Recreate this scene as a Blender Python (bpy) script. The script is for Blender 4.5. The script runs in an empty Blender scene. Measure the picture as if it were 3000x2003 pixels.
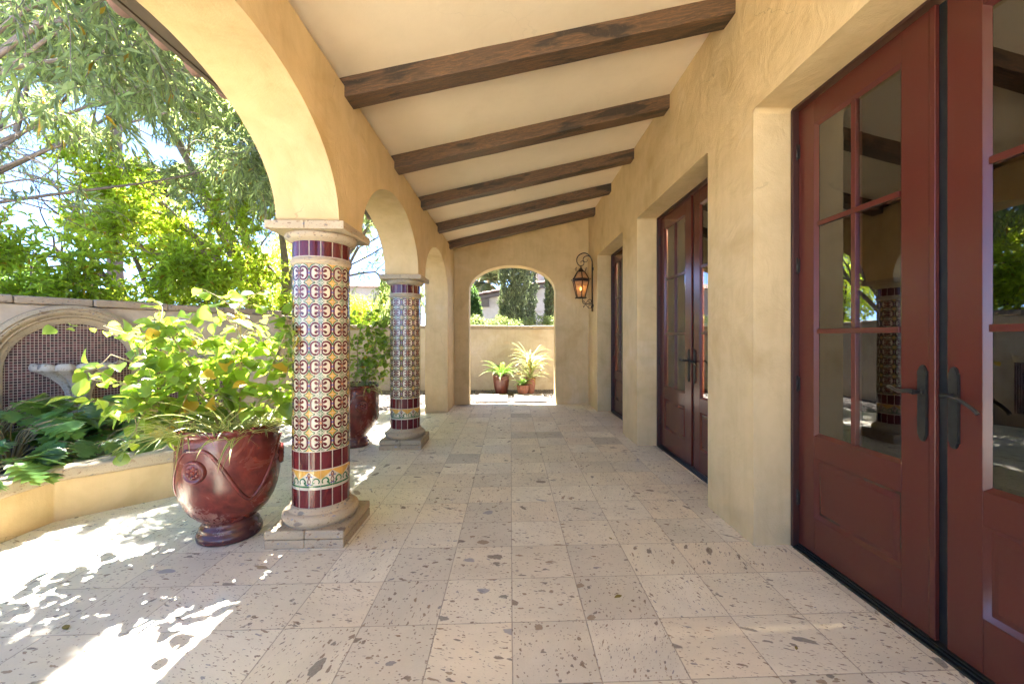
import bpy, math, random
import numpy as np
from mathutils import Vector, Matrix
R = random.Random(7)
NR = np.random.default_rng(11)
PI = math.pi
rad = math.radians
scene = bpy.context.scene
col = scene.collection
SUNV = Vector((-.175, .5, 1)).normalized()

# ---------------------------------------------------------------- materials
class NT:
    def __init__(s, name):
        s.m = bpy.data.materials.new(name); s.m.use_nodes = True
        s.t = s.m.node_tree; s.t.nodes.clear()
        s.out = s.t.nodes.new('ShaderNodeOutputMaterial')
        s._tc = None
    def n(s, typ, ins=None, **kw):
        nd = s.t.nodes.new('ShaderNode' + typ)
        for k, v in kw.items(): setattr(nd, k, v)
        for k, v in (ins or {}).items(): s.set(nd, k, v)
        return nd
    def set(s, nd, k, v):
        i = nd.inputs[k]
        if isinstance(v, bpy.types.NodeSocket): s.t.links.new(v, i)
        elif isinstance(v, bpy.types.Node): s.t.links.new(v.outputs[0], i)
        else:
            if i.type == 'RGBA' and len(v) == 3: v = (*v, 1)
            i.default_value = v
    def obj(s):
        if not s._tc: s._tc = s.n('TexCoord')
        return s._tc.outputs['Object']
    def math(s, op, a, b=0., c=None, clamp=False):
        ins = {0: a, 1: b}
        if c is not None: ins[2] = c
        return s.n('Math', ins, operation=op, use_clamp=clamp).outputs[0]
    def vmath(s, op, a, b=(0, 0, 0)):
        return s.n('VectorMath', {0: a, 1: b}, operation=op)
    def noise(s, vec, scale, detail=3, rough=.5, dist=0.):
        return s.n('TexNoise', {'Vector': vec, 'Scale': scale, 'Detail': detail, 'Roughness': rough, 'Distortion': dist})
    def ramp(s, fac, stops, interp='LINEAR'):
        nd = s.n('ValToRGB', {0: fac}); e = nd.color_ramp; e.interpolation = interp
        while len(e.elements) < len(stops): e.elements.new(.5)
        for el, (p, c) in zip(e.elements, stops):
            el.position = p
            el.color = (c, c, c, 1) if not hasattr(c, '__len__') else (*c, 1)
        return nd.outputs[0]
    def mix(s, f, a, b, blend='MIX'):
        nd = s.n('Mix', data_type='RGBA', blend_type=blend)
        s.set(nd, 0, f); s.set(nd, 6, a); s.set(nd, 7, b)
        return nd.outputs[2]
    def bump(s, h, strength=.3, dist=.01, normal=None):
        ins = {'Height': h, 'Strength': strength, 'Distance': dist}
        if normal is not None: ins['Normal'] = normal
        return s.n('Bump', ins).outputs[0]
    def pbr(s, color, rough=.6, normal=None, spec=.5, metal=0., coat=0., coat_rough=.1):
        ins = {'Base Color': color, 'Roughness': rough, 'Metallic': metal, 'Specular IOR Level': spec}
        if coat: ins['Coat Weight'] = coat; ins['Coat Roughness'] = coat_rough
        if normal is not None: ins['Normal'] = normal
        p = s.n('BsdfPrincipled', ins)
        s.t.links.new(p.outputs[0], s.out.inputs[0]); return s.m
    def surf(s, sh):
        s.t.links.new(sh.outputs[0] if isinstance(sh, bpy.types.Node) else sh, s.out.inputs[0]); return s.m

def scl(c, k): return tuple(x * k for x in c)

def mat_stucco(name, base, strength=1.):
    t = NT(name); P = t.obj()
    big = t.noise(P, 1.1, 4, .6, .6).outputs[0]
    mid = t.noise(P, 5.0, 4, .6, .4).outputs[0]
    v = min(1., strength); L = lambda k: tuple(b*(1+(q-1)*v) for b, q in zip(base, k))
    c = t.ramp(big, [(.25, L((.76, .70, .58))), (.45, base), (.6, L((1.06,)*3)), (.76, L((1.10, 1.17, 1.36)))])
    c = t.mix(t.ramp(mid, [(.4, .0), (.72, .42*v)]), c, (base[0]*.80, base[1]*.76, base[2]*.70))
    st = t.noise(t.vmath('MULTIPLY', P, (7, 7, .7)).outputs[0], 2.2, 3, .5).outputs[0]
    c = t.mix(t.ramp(st, [(.5, 0.), (.8, .16*v)]), c, (base[0]*.55, base[1]*.5, base[2]*.4))
    trow = t.noise(P, 3.2, 5, .55, 1.4).outputs[0]
    fine = t.noise(P, 90, 3, .6).outputs[0]
    sand = t.noise(P, 380, 2, .5).outputs[0]
    h = t.math('ADD', t.math('MULTIPLY', trow, 1.0), t.math('ADD', t.math('MULTIPLY', fine, .13), t.math('MULTIPLY', sand, .05)))
    cr = t.n('TexVoronoi', {'Vector': t.vmath('ADD', P, t.vmath('MULTIPLY', t.noise(P, 2.5, 4).outputs[1], (.5, .5, .5)).outputs[0]).outputs[0], 'Scale': .9}, feature='DISTANCE_TO_EDGE').outputs[0]
    crk = t.math('MULTIPLY', t.math('LESS_THAN', cr, .0022), t.ramp(t.noise(P, .9, 2).outputs[0], [(.52, 0.), (.6, .45)]))
    c = t.mix(t.math('MULTIPLY', crk, v), c, scl(base, .45))
    return t.pbr(c, .85, t.bump(h, .42 * strength, .03), .25)

def stone_layers(t, P, base, k=1.0, pit=.85):
    """volcanic cantera stone: warm matrix with brown, grey and blue clasts"""
    n1 = t.noise(P, 2.0 * k, 4, .6).outputs[0]
    n2 = t.noise(P, 120 * k, 3, .6).outputs[0]
    c = t.ramp(n1, [(.3, scl(base, .86)), (.6, base), (.8, (base[0]*1.07, base[1]*1.08, base[2]*1.12))])
    c = t.mix(t.ramp(n2, [(.4, 0.), (.7, .3)]), c, scl(base, .78))
    wob = t.vmath('ADD', P, t.vmath('MULTIPLY', t.noise(P, 16 * k, 3, .6).outputs[1], (.07/k, .07/k, .07/k)).outputs[0]).outputs[0]
    pits = None
    for sc, keep, r0, colors, a in (
            (62., .54, .33, [(.0, (.26, .15, .08)), (.5, (.21, .16, .12)), (.85, (.30, .19, .10))], .9),
            (24., .62, .30, [(.0, (.20, .12, .07)), (.35, (.16, .135, .12)), (.6, (.30, .19, .10)), (.85, (.24, .24, .27))], .95),
            (3.1, .90, .20, [(.0, (.15, .12, .10)), (.5, (.12, .115, .11)), (.8, (.25, .16, .09))], .9),
            (7.5, .76, .27, [(.0, (.16, .11, .075)), (.4, (.15, .14, .13)), (.7, (.32, .21, .12)), (.9, (.33, .33, .38))], .95)):
        v = t.n('TexVoronoi', {'Vector': wob, 'Scale': sc * k, 'Randomness': 1.}, feature='F1')
        sep = t.n('SeparateColor', {0: v.outputs['Color']})
        rr = t.math('MULTIPLY', t.math('ADD', sep.outputs[1], .35), r0)
        inside = t.math('MULTIPLY', t.math('SUBTRACT', rr, v.outputs['Distance']), 22., clamp=True)
        m = t.math('MULTIPLY', inside, t.math('GREATER_THAN', sep.outputs[0], keep))
        cc = t.ramp(sep.outputs[2], colors, 'CONSTANT')
        cc = t.mix(t.ramp(n2, [(.4, 0.), (.65, .4)]), cc, scl(base, .5))
        c = t.mix(t.math('MULTIPLY', m, a*pit), c, cc)
        pits = m if pits is None else t.math('MAXIMUM', pits, m)
    return c, pits, n2

def mat_stone(name, base, k=1.0):
    t = NT(name); P = t.vmath('MULTIPLY', t.obj(), (1, 1, 1.6)).outputs[0]
    oi = t.n('ObjectInfo')
    P = t.vmath('ADD', P, t.n('CombineXYZ', {0: t.math('MULTIPLY', oi.outputs['Random'], 37.)})).outputs[0]
    c, pits, n2 = stone_layers(t, P, base, k)
    h = t.math('SUBTRACT', t.math('MULTIPLY', n2, .5), pits)
    return t.pbr(c, .8, t.bump(h, .5, .004), .3)

def mat_floor(name, base, s=.406, ox=.01, oy=1.835):
    t = NT(name); P = t.obj()
    q = t.vmath('MULTIPLY', t.vmath('SUBTRACT', P, (ox, oy, 0)).outputs[0], (1/s, 1/s, 0)).outputs[0]
    wobj = t.vmath('ADD', q, t.vmath('MULTIPLY', t.vmath('SUBTRACT', t.noise(P, 2.2, 2).outputs[1], (.5, .5, .5)).outputs[0], (.010, .010, 0)).outputs[0]).outputs[0]
    cell = t.vmath('FLOOR', wobj).outputs[0]
    fr = t.vmath('FRACTION', wobj).outputs[0]
    wn = t.n('TexWhiteNoise', {'Vector': cell})
    rs = t.n('SeparateColor', {0: wn.outputs['Color']})
    # per tile: shift, turn and stretch the stone so that no vein runs across a joint
    loc = t.vmath('ADD', P, t.vmath('MULTIPLY', wn.outputs['Color'], (40, 40, 40)).outputs[0]).outputs[0]
    ang = t.ramp(rs.outputs[0], [(0., 0.), (.45, .25), (.75, .5), (.9, .13)], 'CONSTANT')
    rot = t.n('VectorRotate', {'Vector': loc, 'Angle': t.math('MULTIPLY', t.math('ADD', ang, t.math('MULTIPLY', rs.outputs[1], .08)), 2*PI)}, rotation_type='Z_AXIS')
    st = t.n('CombineXYZ', {0: t.math('ADD', .55, t.math('MULTIPLY', rs.outputs[2], .45)), 1: t.math('ADD', 1., t.math('MULTIPLY', rs.outputs[1], 1.3)), 2: 1.})
    Q = t.vmath('MULTIPLY', rot.outputs[0], st).outputs[0]
    c, pits, n2 = stone_layers(t, Q, base)
    tint = t.ramp(rs.outputs[1], [(0., (.72, .71, .71)), (.05, (.88, .865, .85)), (.16, (.96, .935, .90)), (.3, (1., .985, .955)), (.55, (1.01, .97, .92)), (.72, (1.04, 1.035, 1.02)), (.92, (.95, .945, .95))], 'CONSTANT')
    c = t.mix(1., c, tint, 'MULTIPLY')
    dirt = t.noise(P, .55, 5, .65).outputs[0]
    c = t.mix(t.ramp(dirt, [(.45, 0.), (.75, .14)]), c, (.34, .27, .20))
    sx = t.n('SeparateXYZ', {0: fr})
    ex = t.math('MINIMUM', sx.outputs[0], t.math('SUBTRACT', 1., sx.outputs[0]))
    ey = t.math('MINIMUM', sx.outputs[1], t.math('SUBTRACT', 1., sx.outputs[1]))
    e = t.math('MINIMUM', ex, ey)
    nj = t.noise(P, 11, 4, .65).outputs[0]
    joint = t.math('SUBTRACT', 1., t.math('MULTIPLY', t.math('SUBTRACT', e, t.math('MULTIPLY', nj, .009)), 220., clamp=True))
    jc = t.mix(nj, (.42, .34, .25), (.19, .145, .10))
    c = t.mix(t.math('MULTIPLY', joint, .62), c, jc)
    h = t.math('SUBTRACT', t.math('SUBTRACT', t.math('MULTIPLY', n2, .25), t.math('MULTIPLY', pits, .55)), t.math('MULTIPLY', joint, 1.4))
    lev = t.math('MULTIPLY', rs.outputs[2], .3)
    rough = t.ramp(t.noise(P, 3., 3).outputs[0], [(.3, .5), (.7, .68)])
    return t.pbr(c, rough, t.bump(t.math('ADD', h, lev), .55, .004), .35)

def mat_wood(name, base):
    t = NT(name)
    oi = t.n('ObjectInfo')
    P = t.vmath('ADD', t.obj(), t.n('CombineXYZ', {0: t.math('MULTIPLY', oi.outputs['Random'], 51.), 1: t.math('MULTIPLY', oi.outputs['Random'], 13.)})).outputs[0]
    g = t.noise(t.vmath('MULTIPLY', P, (1.6, 15, 15)).outputs[0], 2.4, 7, .68, 2.2).outputs[0]
    b = t.noise(t.vmath('MULTIPLY', P, (1.0, 5, 5)).outputs[0], 1.6, 3, .5, .4).outputs[0]
    c = t.ramp(g, [(.22, scl(base, .30)), (.42, scl(base, .8)), (.5, base), (.60, (base[0]*1.75, base[1]*1.55, base[2]*1.3)), (.7, scl(base, .6)), (.85, scl(base, 1.2))])
    c = t.mix(t.ramp(b, [(.54, 0.), (.60, .85)]), c, (.022, .017, .013))
    fl = t.noise(P, 40, 4, .7).outputs[0]
    c = t.mix(t.ramp(fl, [(.55, 0.), (.75, .45)]), c, (base[0]*1.6, base[1]*1.6, base[2]*1.7))
    v = t.n('TexVoronoi', {'Vector': t.vmath('MULTIPLY', P, (1, 3.2, 3.2)).outputs[0], 'Scale': 2.1})
    sc = t.n('SeparateColor', {0: v.outputs['Color']})
    knot = t.math('MULTIPLY', t.math('MULTIPLY', t.math('SUBTRACT', .15, v.outputs['Distance']), 14., clamp=True), t.math('GREATER_THAN', sc.outputs[0], .5))
    c = t.mix(t.math('MULTIPLY', knot, .7), c, (.11, .05, .02))
    return t.pbr(c, t.ramp(g, [(.3, .42), (.7, .6)]), t.bump(t.math('ADD', g, t.math('MULTIPLY', fl, .5)), .6, .008), .4)

def mat_plain(name, c, rough=.5, var=.12, scale=6., spec=.5, metal=0., bump=.0, coat=0.):
    t = NT(name); P = t.obj()
    n = t.noise(P, scale, 4, .6).outputs[0]
    cc = t.ramp(n, [(.3, scl(c, 1-var)), (.7, scl(c, 1+var))])
    nm = t.bump(t.noise(P, scale*6, 3).outputs[0], bump, .005) if bump else None
    return t.pbr(cc, rough, nm, spec, metal, coat)

def mat_leaf(name, top, thru, rough=.38, tr=.45, var=.35, yellow=.0, dry=(.45, .30, .03)):
    t = NT(name)
    g = t.n('NewGeometry')
    ri = g.outputs['Random Per Island']
    k = t.ramp(ri, [(0., 1-var), (.5, 1.), (1., 1+var)])
    c = t.mix(1., top, k, 'MULTIPLY'); c2 = t.mix(1., thru, k, 'MULTIPLY')
    if yellow:
        y = t.math('GREATER_THAN', t.math('FRACT', t.math('MULTIPLY', ri, 17.31)), 1-yellow)
        c = t.mix(y, c, dry); c2 = t.mix(y, c2, scl(dry, 1.2))
    d = t.n('BsdfPrincipled', {'Base Color': c, 'Roughness': rough, 'Specular IOR Level': .45})
    tl = t.n('BsdfTranslucent', {'Color': c2})
    return t.surf(t.n('MixShader', {0: tr, 1: d, 2: tl}))

def mat_glass(name, tint=(.93, .95, .94), ior=1.5, ripple=.0):
    t = NT(name)
    nm = t.bump(t.noise(t.obj(), 1.3, 2).outputs[0], ripple, .02) if ripple else None
    ins = {'IOR': ior}; gi = {'Color': (1, 1, 1), 'Roughness': .0}
    if nm is not None: ins['Normal'] = nm; gi['Normal'] = nm
    f = t.n('Fresnel', ins)
    return t.surf(t.n('MixShader', {0: f, 1: t.n('BsdfTransparent', {'Color': tint}), 2: t.n('BsdfGlossy', gi)}))

def mat_glaze(name, base):
    t = NT(name)
    oi = t.n('ObjectInfo')
    P = t.vmath('ADD', t.obj(), t.n('CombineXYZ', {0: t.math('MULTIPLY', oi.outputs['Random'], 9.)})).outputs[0]
    n = t.noise(P, 5, 5, .65, .8).outputs[0]; n2 = t.noise(P, 22, 4, .7, 1.).outputs[0]; n3 = t.noise(P, 2.3, 3, .6).outputs[0]
    c = t.ramp(n, [(.3, scl(base, .45)), (.5, base), (.68, (base[0]*1.45, base[1]*1.8, base[2]*1.7))])
    c = t.mix(t.ramp(n2, [(.55, 0.), (.75, .5)]), c, scl(base, .35))
    worn = t.math('MULTIPLY', t.ramp(n3, [(.56, 0.), (.68, 1.)]), t.ramp(n2, [(.42, 0.), (.6, .75)]))
    c = t.mix(worn, c, (.30, .19, .15))
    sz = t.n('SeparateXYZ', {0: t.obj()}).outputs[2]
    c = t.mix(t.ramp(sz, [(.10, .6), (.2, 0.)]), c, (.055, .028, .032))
    r = t.math('ADD', t.ramp(n, [(.3, .16), (.7, .32)]), t.math('MULTIPLY', worn, .35))
    return t.pbr(c, r, t.bump(n2, .25, .006), .55)

M = {}
STUC = (.60, .452, .238)
M['stucco'] = mat_stucco('yellow_stucco', STUC)
M['stucco_smooth'] = mat_stucco('ceiling_plaster', (.76, .64, .455), .25)
M['stucco_garden'] = mat_stucco('garden_stucco', (.46, .39, .30))
M['stucco_far'] = mat_stucco('pale_stucco', (.52, .45, .37))
M['stone'] = mat_stone('cantera_stone', (.43, .345, .225), 1.3)
M['cap'] = mat_stone('weathered_cap_stone', (.36, .285, .205), 1.0)
M['basin'] = mat_stone('pale_basin_stone', (.50, .44, .35), 1.0)
M['floor'] = mat_floor('cantera_floor', (.82, .765, .625))
M['beam'] = mat_wood('dark_beam_wood', (.096, .056, .030))
t = NT('maroon_door_paint'); P = t.obj()
wn_ = t.noise(P, 2.2, 4, .65).outputs[0]
dc = t.mix(t.ramp(wn_, [(.3, 0.), (.8, .5)]), (.082, .0165, .0115), (.088, .0185, .0125))
M['door'] = t.pbr(dc, .25, None, .5)
M['frame'] = mat_plain('dark_frame', (.045, .016, .012), .4, .1)
M['bronze'] = mat_plain('dark_bronze', (.035, .034, .03), .42, .25, 30, .5, .6)
M['sill'] = mat_plain('black_threshold', (.012, .015, .015), .35, .3, 20)
M['iron'] = mat_plain('wrought_iron', (.018, .013, .011), .5, .3, 40, .5, .4, .1)
M['glass'] = mat_glass('door_glass', ior=2.2, ripple=.012)
M['grout'] = mat_plain('cream_grout', (.50, .43, .33), .8, .12, 30)
def mat_tile(name, c, rough, v):
    t = NT(name); P = t.obj(); ri = t.n('NewGeometry').outputs['Random Per Island']
    n = t.noise(P, 14, 4, .65).outputs[0]
    cc = t.mix(1., t.ramp(n, [(.3, scl(c, .8)), (.7, scl(c, 1.15))]), t.ramp(ri, [(0., 1-v), (1., 1+v)]), 'MULTIPLY')
    return t.pbr(cc, t.math('ADD', rough, t.math('MULTIPLY', ri, .12)), t.bump(n, .12, .004), .4)
M['cream'] = mat_tile('cream_glaze', (.53, .465, .33), .2, .12)
M['maroon'] = mat_tile('maroon_glaze', (.105, .013, .014), .12, .35)
M['green'] = mat_plain('green_glaze', (.03, .12, .04), .14, .2, 20)
M['yellow'] = mat_plain('yellow_glaze', (.55, .30, .06), .14, .15, 15)
M['blue'] = mat_plain('blue_glaze', (.03, .05, .22), .14, .2, 20)
M['orange'] = mat_plain('orange_glaze', (.48, .14, .03), .14, .2, 20)
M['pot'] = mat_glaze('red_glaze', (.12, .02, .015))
M['pot_far'] = mat_plain('brown_red_glaze', (.11, .034, .026), .3, .25, 8)
M['terracotta'] = mat_plain('terracotta', (.23, .095, .06), .75, .15, 10, bump=.1)
M['roof_tile'] = mat_plain('clay_roof_tile', (.20, .115, .08), .85, .25, 6, bump=.2)
M['fascia'] = mat_plain('grey_brown_fascia', (.10, .075, .055), .6, .15, 5)
M['soil'] = mat_plain('potting_soil', (.05, .035, .022), .95, .4, 30, bump=.8)
M['bark_pale'] = mat_plain('pale_bark', (.21, .165, .125), .85, .3, 14, bump=.5)
M['bark_dark'] = mat_plain('dark_bark', (.13, .095, .065), .9, .3, 14, bump=.5)
M['stem'] = mat_plain('tan_stem', (.32, .24, .11), .7, .2, 20)
M['willow'] = mat_leaf('lance_leaf', (.15, .195, .09), (.55, .64, .20), .32, .5, .4, .02)
M['citrus'] = mat_leaf('citrus_leaf', (.15, .245, .035), (.74, .85, .08), .3, .6, .35, .03)
M['dark_tree'] = mat_leaf('dark_leaf', (.045, .095, .025), (.14, .26, .04), .35, .35, .4)
M['shrub'] = mat_leaf('shrub_leaf', (.10, .17, .03), (.50, .66, .06), .36, .5, .3, .05, (.55, .36, .04))
M['philo'] = mat_leaf('lobed_leaf', (.12, .245, .07), (.50, .68, .10), .32, .45, .4, .02, (.5, .42, .05))
M['cypress'] = mat_leaf('cypress_leaf', (.15, .18, .095), (.20, .23, .09), .6, .3, .55)
M['hedge'] = mat_leaf('hedge_leaf', (.16, .20, .07), (.30, .36, .10), .5, .35, .4)
M['palm'] = mat_leaf('palm_leaf', (.16, .19, .09), (.24, .28, .10), .4, .3, .3)
M['fern'] = mat_leaf('fern_leaf', (.07, .16, .035), (.25, .42, .05), .4, .4, .3)
M['pale_grass'] = mat_leaf('pale_blade', (.30, .33, .14), (.45, .48, .16), .4, .4, .3, .1)
M['lamp_glass'] = None
t = NT('variegated_blade')
uv = t.n('UVMap').outputs[0]
sx = t.n('SeparateXYZ', {0: uv})
stripe = t.ramp(sx.outputs[1], [(0., 1.), (.26, 0.), (.74, 1.)], 'CONSTANT')
bc = t.mix(stripe, (.09, .15, .03), (.52, .50, .20))
bt = t.mix(stripe, (.22, .34, .04), (.55, .52, .16))
M['spider'] = t.surf(t.n('MixShader', {0: .4, 1: t.n('BsdfPrincipled', {'Base Color': bc, 'Roughness': .4}), 2: t.n('BsdfTranslucent', {'Color': bt})}))
t = NT('amber_glass')
n = t.noise(t.obj(), 22, 4, .6).outputs[0]
ac = t.ramp(n, [(.3, (.42, .27, .16)), (.7, (.66, .48, .30))])
sh = t.n('MixShader', {0: .55, 1: t.n('BsdfPrincipled', {'Base Color': ac, 'Roughness': .35}), 2: t.n('BsdfTranslucent', {'Color': ac})})
M['amber'] = t.surf(t.n('MixShader', {0: .22, 1: sh, 2: t.n('BsdfTransparent', {'Color': (1., .72, .38)})}))
t = NT('lamp_bulb'); M['bulb'] = t.surf(t.n('Emission', {'Color': (1., .50, .14), 'Strength': 4.}))
t = NT('mosaic'); P = t.obj()
q = t.vmath('MULTIPLY', P, (1/.0318, 0, 1/.0318)).outputs[0]
wn = t.n('TexWhiteNoise', {'Vector': t.vmath('FLOOR', q).outputs[0]})
f = t.n('SeparateXYZ', {0: t.vmath('FRACTION', q).outputs[0]})
def edge(s_): return t.math('MINIMUM', s_, t.math('SUBTRACT', 1., s_))
e = t.math('MINIMUM', edge(f.outputs[0]), edge(f.outputs[2]))
g = t.math('LESS_THAN', e, .07)
tc = t.ramp(wn.outputs[0], [(0., (.028, .007, .009)), (.3, (.055, .011, .013)), (.6, (.085, .016, .018)), (.85, (.12, .04, .04))], 'CONSTANT')
M['mosaic'] = t.pbr(t.mix(g, tc, (.46, .39, .34)), t.mix(g, (.42,)*3, (.8,)*3), t.bump(t.math('MULTIPLY', g, -1.), .5, .003))
t = NT('gravel'); P = t.obj()
v = t.n('TexVoronoi', {'Vector': P, 'Scale': 26.})
vc = t.n('SeparateColor', {0: v.outputs['Color']})
gc = t.ramp(vc.outputs[0], [(0., (.08, .065, .05)), (.3, (.17, .145, .115)), (.6, (.23, .2, .17)), (.85, (.12, .1, .085))], 'CONSTANT')
gc = t.mix(t.ramp(v.outputs['Distance'], [(.3, 0.), (.75, .8)]), gc, (.08, .065, .05))
M['gravel'] = t.pbr(gc, .9, t.bump(t.math('SUBTRACT', 1., v.outputs['Distance']), .9, .03))
t = NT('pebble'); g = t.n('NewGeometry')
M['pebble'] = t.pbr(t.ramp(g.outputs['Random Per Island'], [(0., (.07, .055, .045)), (.3, (.17, .14, .11)), (.6, (.25, .22, .19)), (.85, (.12, .10, .085))], 'CONSTANT'), .85)
M['in_wall'] = mat_stucco('interior_plaster', (.50, .40, .25), .3)
M['in_floor'] = mat_wood('interior_floor_wood', (.30, .21, .13))
M['curtain'] = mat_plain('tan_curtain', (.36, .29, .19), .9, .12, 4)
t = NT('downlight_lamp'); M['downlight'] = t.surf(t.n('Emission', {'Color': (1., .78, .5), 'Strength': 3600.}))
M['white'] = mat_plain('white_enamel', (.7, .68, .62), .4, .05)
M['brass'] = mat_plain('aged_brass', (.40, .30, .14), .35, .2, 20, .5, .8)
M['win_wood'] = mat_plain('orange_window_wood', (.42, .20, .08), .6, .2)
M['slab'] = mat_stone('stepping_stone', (.27, .23, .19), 1.0)
M['dry'] = mat_leaf('fallen_leaf_skin', (.22, .17, .04), (.2, .18, .03), .6, .3, .4)

# ---------------------------------------------------------------- mesh helpers
class MB:
    def __init__(s): s.v = []; s.f = []; s.m = []; s.s = []
    def add(s, vs, fs, mi=0, smooth=False):
        o = len(s.v); s.v.extend([tuple(v) for v in vs])
        for f in fs: s.f.append(tuple(i + o for i in f)); s.m.append(mi); s.s.append(smooth)
        return s
    def box(s, x0, x1, y0, y1, z0, z1, mi=0):
        v = [(x, y, z) for z in (z0, z1) for y in (y0, y1) for x in (x0, x1)]
        return s.add(v, [(0, 2, 3, 1), (4, 5, 7, 6), (0, 1, 5, 4), (2, 6, 7, 3), (0, 4, 6, 2), (1, 3, 7, 5)], mi)
    def lathe(s, prof, n=48, c=(0, 0, 0), mi=0, smooth=True, fn=None):
        vs = []
        for r, z in prof:
            for k in range(n):
                a = 2*PI*k/n; rr = r if fn is None else fn(r, z, a)
                vs.append((c[0] + rr*math.cos(a), c[1] + rr*math.sin(a), c[2] + z))
        fs = [(j*n+k, j*n+(k+1) % n, (j+1)*n+(k+1) % n, (j+1)*n+k) for j in range(len(prof)-1) for k in range(n)]
        return s.add(vs, fs, mi, smooth)
    def tube(s, pts, rads, n=8, mi=0, cap=True, smooth=True):
        pts = [Vector(p) for p in pts]
        if not hasattr(rads, '__len__'): rads = [rads]*len(pts)
        up = None; vs = []
        for i, p in enumerate(pts):
            d = (pts[min(i+1, len(pts)-1)] - pts[max(i-1, 0)]).normalized()
            if up is None:
                up = d.orthogonal().normalized()
            else:
                up = (up - d*up.dot(d))
                up = up.normalized() if up.length > 1e-6 else d.orthogonal().normalized()
            w = d.cross(up)
            for k in range(n):
                a = 2*PI*k/n
                vs.append(p + (up*math.cos(a) + w*math.sin(a))*rads[i])
        fs = [(j*n+k, j*n+(k+1) % n, (j+1)*n+(k+1) % n, (j+1)*n+k) for j in range(len(pts)-1) for k in range(n)]
        if cap: fs += [tuple(range(n-1, -1, -1)), tuple(range((len(pts)-1)*n, len(pts)*n))]
        return s.add(vs, fs, mi, smooth)
    def prism(s, poly, fa, fb, mi=0, mside=None):
        """poly of 2D points; fa / fb map a point to the two end faces"""
        n = len(poly); vs = [fa(p) for p in poly] + [fb(p) for p in poly]
        s.add(vs, [tuple(range(n-1, -1, -1)), tuple(range(n, 2*n))], mi)
        return s.add(vs, [(i, (i+1) % n, n+(i+1) % n, n+i) for i in range(n)], mi if mside is None else mside)
    def build(s, name, mats, parent=None, org=(0, 0, 0), bevel=0., seg=3, angle=35, smooth_all=False):
        me = bpy.data.meshes.new(name)
        o = Vector(org)
        me.from_pydata([tuple(Vector(v) - o) for v in s.v], [], s.f)
        for m in (mats if isinstance(mats, (list, tuple)) else [mats]): me.materials.append(m)
        me.polygons.foreach_set('material_index', s.m)
        me.polygons.foreach_set('use_smooth', [True]*len(s.f) if (smooth_all or bevel) else s.s)
        me.update()
        ob = bpy.data.objects.new(name, me); col.objects.link(ob)
        if parent is not None: ob.parent = parent
        else: ob.location = o
        if bevel:
            b = ob.modifiers.new('bevel', 'BEVEL'); b.width = bevel; b.segments = seg
            b.limit_method = 'ANGLE'; b.angle_limit = rad(angle); b.harden_normals = True
        return ob
def fix_normals(ob):
    import bmesh
    bm = bmesh.new(); bm.from_mesh(ob.data); bmesh.ops.recalc_face_normals(bm, faces=bm.faces); bm.to_mesh(ob.data); bm.free()
    return ob
def thing(name, label, cat, loc=(0, 0, 0), rz=0., group=None):
    o = bpy.data.objects.new(name, None); col.objects.link(o); o.empty_display_size = .1
    o.location = loc; o.rotation_euler = (0, 0, rz)
    return tag(o, label, cat, group)
def tag(o, label, cat, group=None):
    o['label'] = label; o['category'] = cat
    if 'kind' not in o: o['kind'] = 'thing'
    if group: o['group'] = group
    return o
def kind(o, k='structure'): o['kind'] = k; return o
def dup(o, loc=None, rz=None, label=None, parent=None):
    c = o.copy(); col.objects.link(c)
    if loc is not None: c.location = loc
    if rz is not None: c.rotation_euler = (0, 0, rz)
    if label: c['label'] = label
    if parent is not None: c.parent = parent
    for ch in list(o.children): dup(ch, parent=c)
    return c
def npmesh(name, V, F, mats, parent=None, org=(0, 0, 0), smooth=False, uv=None):
    """V (n,3), F (m,k) uniform faces"""
    V = np.asarray(V, dtype=np.float32) - np.array(org, dtype=np.float32); F = np.asarray(F, dtype=np.int32)
    me = bpy.data.meshes.new(name)
    me.vertices.add(len(V)); me.vertices.foreach_set('co', V.ravel())
    k = F.shape[1]
    me.loops.add(F.size); me.loops.foreach_set('vertex_index', F.ravel())
    me.polygons.add(len(F))
    me.polygons.foreach_set('loop_start', np.arange(0, F.size, k, dtype=np.int32))
    me.polygons.foreach_set('use_smooth', np.full(len(F), smooth, dtype=bool))
    if uv is not None:
        l = me.uv_layers.new(name='UVMap'); l.data.foreach_set('uv', np.asarray(uv, dtype=np.float32)[F.ravel()].ravel())
    me.materials.append(mats); me.update(calc_edges=True); me.validate()
    ob = bpy.data.objects.new(name, me); col.objects.link(ob)
    if parent is not None: ob.parent = parent
    else: ob.location = org
    return ob
def nrm(a): return a/np.maximum(np.linalg.norm(a, axis=-1, keepdims=True), 1e-9)
def inst(T, TF, P, D, U, S, W=None):
    """copies of leaf template T (k,3; x along, y across, z up) at P along D with up U, sizes S, widths W"""
    D = nrm(D); Y = nrm(np.cross(U, D)); Z = np.cross(D, Y)
    S = S[:, None, None]; W = S if W is None else W[:, None, None]
    V = P[:, None, :] + T[None, :, 0:1]*S*D[:, None, :] + T[None, :, 1:2]*W*Y[:, None, :] + T[None, :, 2:3]*S*Z[:, None, :]
    k = len(T); N = len(P)
    F = (TF[None] + (np.arange(N)*k)[:, None, None]).reshape(-1, TF.shape[1])
    return V.reshape(-1, 3), F
LEAF4 = (np.array([(0, 0, 0), (.42, .5, .09), (1, 0, -.10), (.42, -.5, .09)], float), np.array([(0, 1, 2), (0, 2, 3)]))
LEAF4 = (LEAF4[0][[0, 3, 2, 1]], np.array([(0, 1, 2), (0, 2, 3)]))
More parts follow.
